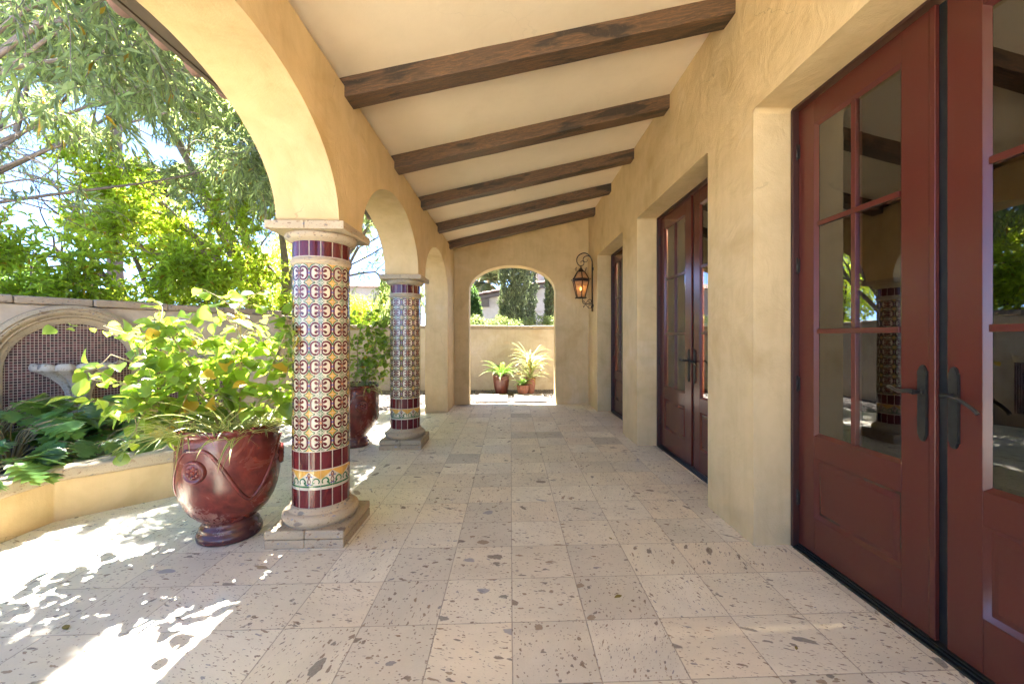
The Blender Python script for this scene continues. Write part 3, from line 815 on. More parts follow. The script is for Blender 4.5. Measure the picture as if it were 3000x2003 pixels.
# curtains inside the doors
def curtain(y0, y1, x, label):
    n = 60; vs = []; fs = []
    for i in range(n+1):
        y = y0+(y1-y0)*i/n; w = .022*math.sin(i*.95)+.01*math.sin(i*.37)
        for z in (.03, 1.6, 3.15): vs += [(x+w*(1.1 if z < 1 else .8), y, z)]
    fs = [(i*3+j, i*3+3+j, i*3+4+j, i*3+1+j) for i in range(n) for j in range(2)]
    mb = MB(); mb.add(vs, fs, 0, True)
    o = mb.build('curtain', M['curtain'], None, (x, (y0+y1)/2, 0)); s = o.modifiers.new('thick', 'SOLIDIFY'); s.thickness = .004
    tag(o, label, 'curtain', 'curtains inside the glazed doors')
curtain(2.60, 2.96, 2.48, 'tan curtain hanging inside the nearest glazed door')
curtain(5.02, 5.78, 2.48, 'tan curtain filling the far half of the middle glazed doors')
curtain(7.60, 8.44, 2.48, 'tan curtain inside the farthest glazed doors')

# ---------------------------------------------------------------- wall lantern
LN = thing('wall_lantern', 'lit black iron lantern hanging from a scroll bracket at the corridor end', 'lantern', (WX, 8.9, 2.11))
org = LN.location.copy(); LY = 8.88; lx = 1.535
mb = MB()
mb.tube([(1.785, LY, 2.105), (1.785, LY, 2.7), (1.785, LY, 3.14)], .016, 10)
arc = catmull([(1.785, LY, 3.12), (1.775, LY, 3.22), (1.72, LY, 3.325), (1.63, LY, 3.375), (1.545, LY, 3.36), (1.468, LY, 3.30), (1.445, LY, 3.21), (1.475, LY, 3.13), (1.53, LY, 3.095), (1.585, LY, 3.115), (1.605, LY, 3.165), (1.575, LY, 3.205), (1.54, LY, 3.19), (1.535, LY, 3.165)], 6)
mb.tube(arc, [.014-.008*i/len(arc) for i in range(len(arc))], 8)
arc = catmull([(1.745, LY, 3.285), (1.69, LY, 3.315), (1.625, LY, 3.30), (1.585, LY, 3.25), (1.60, LY, 3.195), (1.645, LY, 3.18), (1.68, LY, 3.215), (1.665, LY, 3.245)], 6)
mb.tube(arc, [.011-.006*i/len(arc) for i in range(len(arc))], 8)
mb.tube([(1.57, LY, 2.40), (1.57, LY, 2.32), (1.585, LY, 2.285), (1.62, LY, 2.27), (1.77, LY, 2.268)], .009, 8)
for s_ in (1, -1):
    arc = catmull([(1.61, LY, 2.27+s_*.05), (1.595, LY, 2.27+s_*.075), (1.605, LY, 2.27+s_*.045), (1.65, LY, 2.27+s_*.022), (1.68, LY, 2.27+s_*.06), (1.73, LY, 2.27+s_*.098), (1.768, LY, 2.27+s_*.07), (1.75, LY, 2.27+s_*.03), (1.715, LY, 2.27+s_*.035), (1.712, LY, 2.27+s_*.055)], 6)
    mb.tube(arc, .007, 7)
mb.box(1.778, 1.809, LY-.03, LY+.03, 2.2, 2.26); mb.box(1.778, 1.809, LY-.03, LY+.03, 3.0, 3.06)
mb.build('bracket', M['iron'], LN, org)
def hexv(r, z, k): a = PI/6+PI/3*k; return Vector((lx+r*math.cos(a), LY+r*math.sin(a), z))
levels = [(.095, 2.405), (.185, 2.765), (.185, 2.805), (.09, 2.965)]
mb = MB()
for k in range(6):
    for a, b in ((0, 1), (2, 3)):
        mb.tube([hexv(*levels[a], k), hexv(*levels[b], k)], .011, 6)
    for l in range(4): mb.tube([hexv(*levels[l], k), hexv(*levels[l], k+1)], .010 if l in (0, 3) else .012, 6)
    p, q, r_, s_ = hexv(*levels[1], k), hexv(*levels[1], k+1), hexv(*levels[2], k+1), hexv(*levels[2], k)
    mb.add([p, q, r_, s_], [(0, 1, 2, 3)])
    c = Vector((lx, LY, 0))
    for (rr, zz, dz) in ((.19, 2.785, 0.), (.10, 2.975, .05), (.10, 2.40, -.015)):
        p = hexv(rr, zz, k); d = Vector((p.x-lx, p.y-LY, 0)).normalized()
        mb.tube(catmull([p, p+d*.018+Vector((0, 0, dz*.5)), p+d*.034+Vector((0, 0, .012+dz)), p+d*.022+Vector((0, 0, .028+dz)), p+d*.012+Vector((0, 0, .016+dz))], 4), .005, 5)
mb.lathe([(0, 0), (.085, 0.), (.10, .012), (.095, .02)], 6, (lx, LY, 2.388), smooth=False)
mb.lathe([(.098, 2.955), (.085, 2.975), (.055, 3.0), (.045, 3.025), (.02, 3.04), (.012, 3.06), (.009, 3.10), (0, 3.102)], 20, (lx, LY, 0))
mb.build('cage', M['iron'], LN, org)
for nme, a, b in (('glass_panes', 0, 1), ('roof_panes', 2, 3)):
    mb = MB()
    for k in range(6):
        f_ = .97
        ra, za = levels[a]; rb_, zb = levels[b]
        mb.add([hexv(ra*f_, za, k), hexv(ra*f_, za, k+1), hexv(rb_*f_, zb, k+1), hexv(rb_*f_, zb, k)], [(0, 1, 2, 3)])
    mb.build(nme, M['amber'], LN, org)
mb = MB(); mb.lathe([(0, -.035), (.012, -.03), (.018, -.005), (.012, .02), (0, .045)], 14, (lx, LY, 2.60)); mb.build('bulb', M['bulb'], LN, org)
mb = MB(); mb.tube([(lx, LY, 2.40), (lx, LY, 2.565)], .012, 10); mb.build('candle', M['white'], LN, org)

# ---------------------------------------------------------------- glazed urns
POT = [(0, 0), (.245, 0), (.262, .012), (.268, .035), (.262, .058), (.246, .070), (.240, .082), (.243, .094), (.232, .108), (.218, .118), (.214, .135), (.222, .15), (.262, .175), (.318, .222), (.362, .285), (.394, .36), (.412, .44), (.420, .53), (.421, .62), (.416, .70), (.409, .765), (.405, .79), (.410, .798), (.420, .806), (.424, .822), (.418, .838), (.400, .842), (.385, .838), (.378, .81), (.372, .72)]
POT = [(r*.815, z*1.045) for r, z in POT]
def pot_r(z):
    for (r0, z0), (r1, z1) in zip(POT[11:23], POT[12:24]):
        if z0 <= z <= z1: return r0+(r1-r0)*(z-z0)/(z1-z0)
    return .347
def make_urn():
    U = thing('glazed_urn', 'x', 'urn', (0, 0, 0), 0, 'red glazed urns outside the arcade')
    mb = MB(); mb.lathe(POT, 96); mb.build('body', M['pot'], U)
    mb = MB(); mb.lathe([(0, .80), (.318, .79)], 40); mb.build('soil', M['soil'], U)
    pts = []
    for i in range(241):
        a = 2*PI*i/240; u = (a % (2*PI/3))/(2*PI/3); w = abs(2*u-1)            # 1 over a medallion, 0 between
        z = .35 + .40*(.5-.5*math.cos(PI*min(1, w*1.12)))**.85
        r_ = pot_r(z)-.003
        pts.append((r_*math.cos(a), r_*math.sin(a), z))
    mb = MB(); mb.tube(pts, .014, 8, cap=False); mb.build('swag', M['pot'], U)
    for q in range(3):
        a = 2*PI*q/3; z = .60; r_ = pot_r(z); mb = MB()
        prof = [(.0, .012), (.042, .012), (.047, .010), (.051, .018), (.058, .018), (.064, .004), (.066, -.02)]
        mb.lathe(prof, 28)
        for j in range(6):
            b = 2*PI*j/6; mb.lathe([(.014, .006), (.011, .018), (.0, .022)], 8, (.026*math.cos(b), .026*math.sin(b), 0))
        mb.lathe([(.011, .006), (.008, .02), (0, .024)], 8)
        mb.v = [(xx*1.3, yy*1.3, zz) for xx, yy, zz in mb.v]
        mb.v = [((r_+zz)*math.cos(a)-yy*math.sin(a), (r_+zz)*math.sin(a)+yy*math.cos(a), z+xx) for xx, yy, zz in mb.v]
        mb.build('medallion', M['pot'], U)
    return U
U1 = (-2.205, 3.33, 0); U2 = (-2.25, 6.0, 0)
u = make_urn(); u.location = U1; u.rotation_euler = (0, 0, rad(-94)); u['label'] = 'large red glazed urn with swag and medallion beside the near column'
dup(u, U2, rad(-52), 'red glazed urn half hidden behind the near column')

# ---------------------------------------------------------------- plants in the urns
OV = leaf_tmpl([(0, .02), (.10, .24), (.28, .39), (.50, .42), (.72, .31), (.9, .13), (1.0, .01)], .32, .17, .03)
def shrub(base, label, stems, lean, n_sub, leafL, group, seed, side=None):
    R.seed(seed)
    S = thing('potted_shrub', label, 'shrub', base, 0, group); B = Vector(base)
    mb = MB(); Pp, Dd, Ss = [], [], []
    for st in stems:
        pts = catmull(st, 7); mb.tube(pts, [.0105-.006*i/len(pts) for i in range(len(pts))], 6, 0, cap=False)
        for i in range(5, len(pts)):
            for q in range(n_sub):
                if R.random() > .68: continue
                d = (pts[i]-pts[i-1]).normalized()
                a = Vector((R.gauss(0, 1), R.gauss(0, 1), R.gauss(.1, .7))).normalized()
                dd = (d*.6+a).normalized(); L = R.uniform(.10, .34); q0 = pts[i].copy(); tw = [q0.copy()]
                ns = 4
                for j in range(ns):
                    dd = (dd+Vector((R.gauss(0, .16), R.gauss(0, .16), R.gauss(-.03, .12)))).normalized(); q0 = q0+dd*L/ns; tw.append(q0.copy())
                    if j > 0:
                        for _ in range(R.choice((1, 1, 2))):
                            ld = (dd*.6+Vector((R.gauss(0, .9), R.gauss(0, .9), R.gauss(-.35, .5)))).normalized()
                            Pp.append(tuple(q0+ld*.012)); Dd.append(tuple(ld)); Ss.append(leafL*R.uniform(.42, 1.3))
                mb.tube(tw, [.0035-.0006*j for j in range(len(tw))], 4, 0, cap=False)
    mb.build('stems', M['stem'], S, B)
    P = np.array(Pp); D = np.array(Dd); U_ = NR.normal(size=P.shape)*.5+np.array([0, 0, 1.]); s = np.array(Ss)
    V, F = inst(OV[0], OV[1], P, D, U_, s, s*NR.uniform(.8, 1.1, len(s)))
    npmesh('leaves', V, F, M['shrub'], S, B, True)
    return S
x, y, _ = U1; z = .79
shrub((x, y, z), 'leafy lime green shrub spreading from the near red urn', [
    [(x, y, z), (x-.10, y+.03, 1.0), (x-.42, y+.02, 1.22), (x-.85, y-.06, 1.42)],
    [(x-.05, y, z), (x-.25, y-.06, .98), (x-.5, y-.10, 1.12), (x-.74, y-.12, 1.22)],
    [(x+.02, y+.05, z), (x-.02, y+.06, 1.15), (x-.22, y+.05, 1.5), (x-.62, y+.02, 1.68)],
    [(x+.05, y, z), (x+.08, y, 1.15), (x+.10, y-.03, 1.5), (x+.10, y-.05, 1.80)],
    [(x+.08, y+.05, z), (x+.22, y+.05, 1.1), (x+.34, y+.02, 1.4), (x+.46, y-.03, 1.62)],
    [(x, y+.1, z), (x-.12, y+.22, 1.1), (x-.3, y+.3, 1.4), (x-.42, y+.4, 1.6)],
    [(x-.08, y-.06, z), (x-.25, y-.15, .95), (x-.42, y-.22, 1.02), (x-.55, y-.26, 1.02)],
    [(x-.04, y+.02, z), (x-.25, y+.05, 1.2), (x-.6, y+.06, 1.48), (x-1.0, y+.04, 1.64)],
    [(x+.1, y-.05, z), (x+.28, y-.05, 1.0), (x+.42, y-.05, 1.22), (x+.5, y-.1, 1.38)],
    [(x-.1, y+.1, z), (x-.4, y+.2, 1.0), (x-.65, y+.25, 1.25), (x-.75, y+.2, 1.5)],
    [(x-.02, y-.05, z), (x-.12, y-.1, 1.1), (x-.22, y-.12, 1.35), (x-.3, y-.2, 1.58)]], None, 2, .104, 'shrubs growing in the red urns', 21)
x, y, _ = U2
shrub((x, y, z), 'upright green shrub in the farther urn, between the two columns', [
    [(x, y, z), (x+.05, y, 1.1), (x+.06, y, 1.5), (x+.16, y-.02, 1.86)],
    [(x+.05, y, z), (x+.2, y, 1.1), (x+.32, y, 1.45), (x+.42, y, 1.70)],
    [(x+.1, y, z), (x+.28, y-.05, 1.0), (x+.42, y-.08, 1.25), (x+.56, y-.1, 1.42)],
    [(x-.05, y, z), (x-.15, y, 1.1), (x-.2, y, 1.5), (x-.18, y, 1.8)],
    [(x+.08, y+.1, z), (x+.15, y+.1, 1.0), (x+.22, y+.15, 1.3), (x+.3, y+.1, 1.56)],
    [(x-.1, y, z), (x-.3, y, 1.0), (x-.45, y, 1.3), (x-.55, y, 1.5)]], None, 3, .085, 'shrubs growing in the red urns', 22)
def blades(name, label, cat, base, centers, n, L, W, mat, group, parts='blades', up=.9, droop=1.6, seg=7):
    T = thing(name, label, cat, base, 0, group); B = Vector(base); V = []; F = []; UV = []
    for c in centers:
        for i in range(n):
            a = R.uniform(0, 2*PI); l = L*R.uniform(.5, 1.25); w = W*R.uniform(.7, 1.2)
            d = Vector((math.cos(a), math.sin(a), up*R.uniform(.3, 1.6))).normalized(); p = Vector(c)+Vector((R.gauss(0, .02), R.gauss(0, .02), 0))
            sidev = Vector((-math.sin(a), math.cos(a), 0)); o = len(V); dr = droop*R.uniform(.6, 1.3)
            for j in range(seg+1):
                t_ = j/seg; ww = w*(.55+.9*t_*(1-t_)*2)*(1-t_**3) + .0004
                V += [tuple(p-sidev*ww/2+Vector((0, 0, ww*.25))), tuple(p), tuple(p+sidev*ww/2+Vector((0, 0, ww*.25)))]; UV += [(t_, 0.), (t_, .5), (t_, 1.)]
                d = (d+Vector((0, 0, -dr/seg*(.4+t_)))).normalized(); p = p+d*l/seg
            for j in range(seg):
                q = o+j*3; F += [(q, q+3, q+4, q+1), (q+1, q+4, q+5, q+2)]
    npmesh(parts, np.array(V), np.array(F), mat, T, B, True, np.array(UV)); return T
def rimc(U, angs, r=.30): return [(U[0]+r*.86*math.cos(rad(a)), U[1]+r*.86*math.sin(rad(a)), .812) for a in angs]
R.seed(5)
g_ = 'striped spider plants in the urns'
blades('spider_plant', 'yellow striped spider plant spilling over the near urn rim, front middle', 'spider plant', (*rimc(U1, [-50])[0][:2], .79), rimc(U1, [-50, -72, -30], .33), 30, .52, .016, M['spider'], g_)
blades('spider_plant', 'dense striped tuft at the right back of the near urn beside the column', 'spider plant', (*rimc(U1, [5])[0][:2], .79), rimc(U1, [0, 25, -15, 55], .29), 34, .34, .012, M['spider'], g_)
blades('spider_plant', 'trailing striped spider plant on the left lip of the near urn', 'spider plant', (*rimc(U1, [-150])[0][:2], .79), rimc(U1, [-150, -120, -175, 160], .34), 30, .46, .013, M['spider'], g_)
blades('spider_plant', 'pale striped spider plant on the rim of the farther urn', 'spider plant', (*rimc(U2, [-30])[0][:2], .79), rimc(U2, [-20, -60, 10, -100], .31), 26, .46, .014, M['spider'], g_)

# ---------------------------------------------------------------- garden walls, fountain, planter
FC = (-5.72, 4.84, 0); FA = math.atan2(.8827, .47)
def garden_wall(p0, p1, h, label, th=.24):
    dx, dy = p1[0]-p0[0], p1[1]-p0[1]; L = math.hypot(dx, dy); a = math.atan2(dy, dx)
    W = thing('garden_wall', label, 'wall', (p0[0], p0[1], 0), a)
    mb = MB(); mb.box(0, L, 0, th, -.1, h-.095); mb.build('wall', M['stucco_garden'], W, bevel=.015, seg=2)
    mb = MB(); x = -.03
    while x < L:
        l = min(R.uniform(.62, .8), L+.03-x); j = R.uniform(-.008, .008)
        mb.box(x, x+l-.004, -.05+j, th+.05+j, h-.093, h+R.uniform(-.012, .006)); x += l
    mb.build('cap', M['cap'], W, bevel=.022, seg=3); return W
dF = Vector((.47, .8827, 0))
P0 = Vector(FC)-dF*3.2; P1 = Vector(FC)+dF*3.2
garden_wall(P0, P1, 2.03, 'stone capped garden wall that holds the arched mosaic fountain')
garden_wall((P1.x-.02, P1.y+.1), (-4.9, 12.1), 1.95, 'stretch of garden wall beyond the fountain, behind the farther urn')
garden_wall((-5.1, 12.25), (7.5, 12.25), 1.89, 'back court wall seen through the far archway')
FT = thing('wall_fountain', 'arched wall fountain with red mosaic back and scalloped stone basin', 'fountain', FC, FA)
cu, cz, Ro, Ri = .57, 1.165, .775, .555
def ringp(r, n=40): return [(cu-r*math.cos(PI*k/n), cz+r*math.sin(PI*k/n)) for k in range(n+1)]
mb = MB()
outer = [(cu-Ro, .2)]+ringp(Ro)+[(cu+Ro, .2)]; inner = [(cu-Ri, .2)]+ringp(Ri)+[(cu+Ri, .2)]
prof = [(0., .0), (0., .10), (.18, .13), (.25, .115), (.30, .13), (.42, .12), (.55, .085), (.62, .09), (.68, .06), (.85, .05), (1., .035), (1., .0)]
vs = []
for o_, i_ in zip(outer, inner):
    for f_, dpt in prof: vs.append((o_[0]+(i_[0]-o_[0])*f_, -dpt, o_[1]+(i_[1]-o_[1])*f_))
k = len(prof)
mb.add(vs, [(i*k+j, i*k+j+1, (i+1)*k+j+1, (i+1)*k+j) for i in range(len(outer)-1) for j in range(k-1)], 0, False)
mb.build('arch_surround', M['stone'], FT)
mb = MB(); io = [(cu-Ri-.02, .2)]+ringp(Ri+.02)+[(cu+Ri+.02, .2)]
mb.prism(io, lambda p: (p[0], -.012, p[1]), lambda p: (p[0], .02, p[1])); fix_normals(mb.build('mosaic_panel', M['mosaic'], FT))
# scalloped half-round basin on a fluted foot
def scal(a, z, r):
    f_ = max(0., min(1., (z-.86)/.36))
    return r*(1-(.20-.06*f_)*(1-abs(math.sin(a*6.5)))**2.2)
bp = [(.13, .55), (.125, .80), (.135, .88), (.18, .97), (.27, 1.06), (.37, 1.125), (.43, 1.15), (.445, 1.165), (.45, 1.205), (.435, 1.235), (.405, 1.24), (.38, 1.21), (.2, 1.15), (0, 1.14)]
mb = MB(); n = 190; vs = []
for r, z in bp:
    for i in range(n+1):
        a = PI+PI*i/n; rr = scal(a, z, r*.92)
        wob = -.035*(1-abs(math.sin(a*6.5)))**2 if z > 1.15 and r > .37 else 0.
        vs.append((cu+.05+rr*math.cos(a), -.014+rr*math.sin(a)*1.05, z+wob))
mb.add(vs, [(j*(n+1)+i, j*(n+1)+i+1, (j+1)*(n+1)+i+1, (j+1)*(n+1)+i) for j in range(len(bp)-1) for i in range(n)], 0, True)
mb.build('basin', M['basin'], FT)
for a, b in ((cu+Ro+.003, cu+Ro+1.0), (cu-Ro-1.0, cu-Ro-.003)):
    mb = MB(); mb.box(a, b, -.16, -.002, 1.105, 1.235); mb.build('ledge', M['stone'], FT, bevel=.015)
    mb = MB(); mb.box(a, b, -.012, .02, .2, 1.10); mb.build('mosaic_panel', M['mosaic'], FT)
# planter seat wall
PL = thing('planter', 'low cream planter wall with a rounded stone coping', 'planter', (-3.84, 3.6, 0))
pf = [(-3.84, -2.0), (-3.84, 3.62), (-3.22, 4.20), (-3.50, 5.15), (-4.30, 5.95), (-4.86, 6.38)]
def offs(pts, d):
    out = []
    for i, p in enumerate(pts):
        ns = []
        if i > 0: v_ = Vector(p)-Vector(pts[i-1]); ns.append(Vector((v_.y, -v_.x)).normalized())
        if i < len(pts)-1: v_ = Vector(pts[i+1])-Vector(p); ns.append(Vector((v_.y, -v_.x)).normalized())
        nn = sum(ns, Vector((0, 0))).normalized(); k = 1/max(.5, nn.dot(ns[0]))
        out.append(tuple(Vector(p)+nn*d*k))
    return out
def strip(d0, d1, z0, z1):
    a = offs(pf, d0); b = offs(pf, d1); n = len(pf); vs = [(*p, z0) for p in a]+[(*p, z1) for p in a]+[(*p, z1) for p in b]+[(*p, z0) for p in b]
    fs = []
    for i in range(n-1):
        for q in range(4): fs.append((q*n+i, q*n+i+1, ((q+1) % 4)*n+i+1, ((q+1) % 4)*n+i))
    fs += [(0, n, 2*n, 3*n), (n-1, 4*n-1, 3*n-1, 2*n-1)]
    return vs, fs
vs, fs = strip(0, -.24, -.02, .338); fix_normals(MB().add(vs, fs).build('wall', M['stucco'], PL, PL.location, bevel=.012, seg=2))
vs, fs = strip(.045, -.275, .339, .452); fix_normals(MB().add(vs, fs).build('coping', M['stone'], PL, PL.location, bevel=.032, seg=4))
mb = MB(); so = [p for p in offs(pf, -.2)]+[(-6.2, 6.2), (-7.2, 2.4), (-7.2, -2)]
mb.add([(*p, .30) for p in so], [tuple(range(len(so)))]); mb.build('soil_bed', M['soil'], PL, PL.location)
# philodendrons
LB = lobed_tmpl(6)
ph_labels = ['large lobed leaf plant spilling over the planter coping, lower left', 'dark lobed leaf plant right below the stone basin', 'lobed leaf plant at the left edge against the mosaic', 'low lobed leaf plant behind the urn shrub',
             'lobed leaf plant in the middle of the planter bed', 'lobed leaf plant by the coping left of the red urn', 'lobed leaf plant between the basin and the fountain ledge']
spots = [(-4.35, 3.42, .33), (-4.62, 4.75, .33), (-5.15, 4.25, .33), (-4.05, 4.75, .33), (-4.7, 4.05, .33), (-4.02, 4.1, .33), (-4.45, 5.35, .33)]
cnt = [(34, .28, .20), (46, .27, .46), (46, .28, .50), (42, .26, .32), (50, .28, .38), (34, .24, .22), (38, .27, .42)]
for lb, (sx_, sy_, sz_), (n, L, H_) in zip(ph_labels, spots, cnt):
    T = thing('lobed_plant', lb, 'plant', (sx_, sy_, .3), 0, 'lobed leaf plants in the planter')
    mb = MB(); Pp, Dd, Uu, Ss = [], [], [], []
    for i in range(n):
        a = R.uniform(0, 2*PI); rr = R.uniform(.08, .50); h = H_*R.uniform(.35, 1.15)+.06; d = Vector((math.cos(a), math.sin(a), 0))
        if sx_ == -4.35 and i < 7: a = rad(-60+i*20); d = Vector((math.cos(a), math.sin(a), 0)); rr = .42+.03*(i % 3); h = .20+.04*(i % 2)
        e_ = Vector((sx_, sy_, .3))+d*rr+Vector((0, 0, h))
        mb.tube(catmull([(sx_, sy_, .3), Vector((sx_, sy_, .3))+d*rr*.45+Vector((0, 0, h*.8)), e_], 4), [.008, .007, .006, .006, .006, .005, .005, .005, .005], 5, 0, cap=False)
        Pp.append(tuple(e_)); Dd.append((d.x+R.gauss(0, .35), d.y+R.gauss(0, .35), R.uniform(-.45, .15))); Uu.append((R.gauss(0, .25), R.gauss(0, .25), 1)); Ss.append(L*R.uniform(.65, 1.15))
    mb.build('stalks', M['stem'], T, (sx_, sy_, .3))
    s = np.array(Ss); V, F = inst(LB[0], LB[1], np.array(Pp), np.array(Dd), np.array(Uu), s, s*.95)
    npmesh('leaves', V, F, M['philo'], T, (sx_, sy_, .3), True)

# ---------------------------------------------------------------- back court seen through the far arch
sl_ = ['pale stepping slab nearest the archway, left', 'pale stepping slab nearest the archway, right', 'pale stepping slab farther out, left, before the big pot', 'pale stepping slab farther out, right, before the clay pot']
for lb, (a, b, c, d) in zip(sl_, ((-.84, -.06, 9.84, 10.42), (.10, .88, 9.84, 10.42), (-.84, -.06, 10.50, 11.15), (.10, .88, 10.50, 11.15))):
    mb = MB(); mb.box(a, b, c, d, -.05, .012); tag(mb.build('stepping_slab', M['slab'], None, ((a+b)/2, (c+d)/2, 0), bevel=.01), lb, 'paving slab', 'stepping slabs in the back court')
n = 5200; P = np.stack([NR.uniform(-4.4, 2.2, n), NR.uniform(9.82, 12.2, n), np.full(n, -.024)], 1)
P[:900, 0] = NR.uniform(-4.6, -1.9, 900); P[:900, 1] = NR.uniform(8.9, 9.9, 900)
inslab = (P[:, 1] < 11.15) & (((P[:, 0] > -.84) & (P[:, 0] < -.06)) | ((P[:, 0] > .10) & (P[:, 0] < .88))); P = P[~inslab]
oct_ = (np.array([(1, 0, 0), (0, 1, 0), (-1, 0, 0), (0, -1, 0), (0, 0, .7), (0, 0, -.7)], float), np.array([(0, 1, 4), (1, 2, 4), (2, 3, 4), (3, 0, 4), (1, 0, 5), (2, 1, 5), (3, 2, 5), (0, 3, 5)]))
V, F = inst(oct_[0], oct_[1], P, NR.normal(size=P.shape)*(1, 1, .2), np.tile((0, 0, 1.), (len(P), 1)), NR.uniform(.012, .034, len(P)))
pb = npmesh('pebbles', V, F, M['pebble'], None, (0, 0, 0), True); kind(pb, 'stuff'); tag(pb, 'loose tan and grey pebbles over the back court', 'gravel')
def pot(name, label, base, prof, mat, group='pots in the back court'):
    T = thing(name, label, 'pot', base, 0, group); MB().lathe(prof, 40).build('body', mat, T)
    mb = MB(); rt, zt = prof[-1]; mb.lathe([(0, zt-.01), (rt, zt)], 24); mb.build('soil', M['soil'], T); return T
pot('plant_pot', 'big brown glazed pot holding the fern, left of the clay pots', (-.25, 11.45, -.02), [(0, 0), (.155, 0), (.165, .02), (.20, .2), (.225, .38), (.228, .42), (.222, .425), (.23, .44), (.232, .49), (.215, .50), (.20, .46)], M['pot_far'])
pot('plant_pot', 'round terracotta pot in front, right of the brown pot', (.34, 11.2, -.02), [(0, 0), (.10, 0), (.12, .03), (.155, .12), (.16, .2), (.15, .215), (.168, .225), (.172, .25), (.16, .26), (.145, .22)], M['terracotta'])
pot('plant_pot', 'tall clay pot holding the pale grassy plant', (.55, 11.5, -.02), [(0, 0), (.11, 0), (.12, .02), (.15, .2), (.155, .34), (.145, .36), (.165, .37), (.168, .41), (.155, .42), (.14, .38)], M['terracotta'])
def fern(label, base, n, L, seed, wsc=1.):
    R.seed(seed); T = thing('fern', label, 'fern', base, 0, 'ferns in the back court'); B = Vector(base); mb = MB(); Pp, Dd, Uu, Ss = [], [], [], []
    for i in range(n):
        a = 2*PI*i/n+R.uniform(-.3, .3); l = L*R.uniform(.7, 1.2); d = Vector((math.cos(a), math.sin(a), R.uniform(.5, 1.9))).normalized(); p = B.copy(); pts = [p.copy()]
        for j in range(16):
            d = (d+Vector((0, 0, -.085*(.5+j/10)))).normalized(); p = p+d*l/16; pts.append(p.copy())
            sv = d.cross(Vector((0, 0, 1))).normalized(); uu = sv.cross(d)
            w = .075*wsc*math.sin(PI*min(1, .15+j/17))
            for s_ in (1, -1):
                for q in (0., .5):
                    Pp.append(tuple(p-d*l/16*q)); Dd.append(tuple(sv*s_+d*.45)); Uu.append(tuple(uu)); Ss.append(w*R.uniform(.85, 1.1))
        mb.tube(pts, .004, 4, 0, cap=False)
    mb.build('stalks', M['stem'], T, B); s = np.array(Ss)
    V, F = inst(LEAF4[0], LEAF4[1], np.array(Pp), np.array(Dd), np.array(Uu), s, np.full(len(s), .022)); npmesh('fronds', V, F, M['fern'], T, B)
fern('bright fern with arching fronds in the big brown pot', (-.25, 11.45, .46), 24, .72, 31, 1.2)
fern('small fern in the round terracotta pot', (.34, 11.2, .22), 12, .42, 32)
blades('grass_plant', 'pale spiky grass plant rising from the tall clay pot', 'plant', (.55, 11.5, .38), [(.55, 11.5, .38), (.58, 11.5, .62), (.54, 11.48, .85)], 46, .72, .026, M['pale_grass'], None, 'blades', 1.5, 1.9)
mb = MB(); mb.tube([(.55, 11.5, .36), (.57, 11.5, .6), (.55, 11.5, .9)], [.02, .016, .012], 6); mb.build('stem', M['stem'], bpy.data.objects['grass_plant'], (.55, 11.5, .38))

def blob_foliage(n, shape):
    """n random points from a list of ellipsoids (centre, radii), denser towards the surface"""
    P = []; w = np.array([s[1][0]*s[1][1]*s[1][2] for s in shape])**.8; w /= w.sum()
    for (c, r), k in zip(shape, NR.multinomial(n, w)):
        d = nrm(NR.normal(size=(k, 3))); rr = NR.uniform(.45, 1., (k, 1))**.5
        P.append(np.array(c)+d*rr*np.array(r))
    return np.concatenate(P)
def cypress(label, x, y, r, h, n, seed):
    T = thing('cypress', label, 'cypress', (x, y, 0), 0, 'cypress columns beyond the back wall')
    mb = MB(); mb.tube([(x, y, -.05), (x, y, h*.5), (x, y, h*.95)], [.14, .1, .02], 8); mb.build('trunk', M['bark_dark'], T, (x, y, 0))
    z = NR.uniform(.6, h, n); a = NR.uniform(0, 2*PI, n)
    prof = r*np.clip((h-z)/(h*.25), 0, 1)**.6*(.86+.14*np.sin(z*2.3+a*3))*(1+.16*np.sin(a*5+z*4.1)+.10*np.sin(z*9.3-a*2)); rr = prof*np.sqrt(NR.uniform(.62, 1.06, n))
    P = np.stack([x+rr*np.cos(a), y+rr*np.sin(a), z], 1); D = np.stack([np.cos(a)*.5, np.sin(a)*.5, np.full(n, 1.)], 1)+NR.normal(size=(n, 3))*.4
    V, F = inst(LEAF4[0], LEAF4[1], P, D, NR.normal(size=(n, 3)), NR.uniform(.07, .15, n), NR.uniform(.03, .06, n)); npmesh('crown', V, F, M['cypress'], T, (x, y, 0))
cypress('broad cypress column filling the middle of the far archway', .10, 15.2, .50, 7.5, 22000, 1)
cypress('second cypress just behind and right of the broad one', .66, 16.6, .38, 8., 12000, 2)
cypress('slim cypress at the right edge of the far archway', 1.52, 15.0, .24, 7., 9000, 3)
def bush(name, label, cat, base, shape, n, leaf, mat, group=None, bark='bark_dark'):
    T = thing(name, label, cat, base, 0, group); B = Vector(base); mb = MB()
    for c, r in shape:
        mb.tube(catmull([B, (B+Vector(c))/2+Vector((R.gauss(0, .1), R.gauss(0, .1), .1)), Vector(c)], 4), [.05-.004*i for i in range(9)], 6, 0, cap=False)
    mb.build('trunk', M[bark], T, B)
    P = blob_foliage(n, shape); D = NR.normal(size=P.shape)+np.array([0, 0, .25])
    V, F = inst(LEAF4[0], LEAF4[1], P, D, NR.normal(size=P.shape)*.6+np.array([0, 0, 1.]), leaf[0]*NR.uniform(.7, 1.25, len(P)), leaf[1]*NR.uniform(.7, 1.25, len(P)))
    npmesh('crown', V, F, mat, T, B); return T
bush('hedge', 'low pale green hedge peeping over the back court wall', 'hedge', (0, 13.3, 0), [((-2.+.42*k, 13.3+R.gauss(0, .1), 1.80+R.uniform(-.06, .16)), (.40, .35, .36)) for k in range(12)], 9000, (.075, .04), M['hedge'])
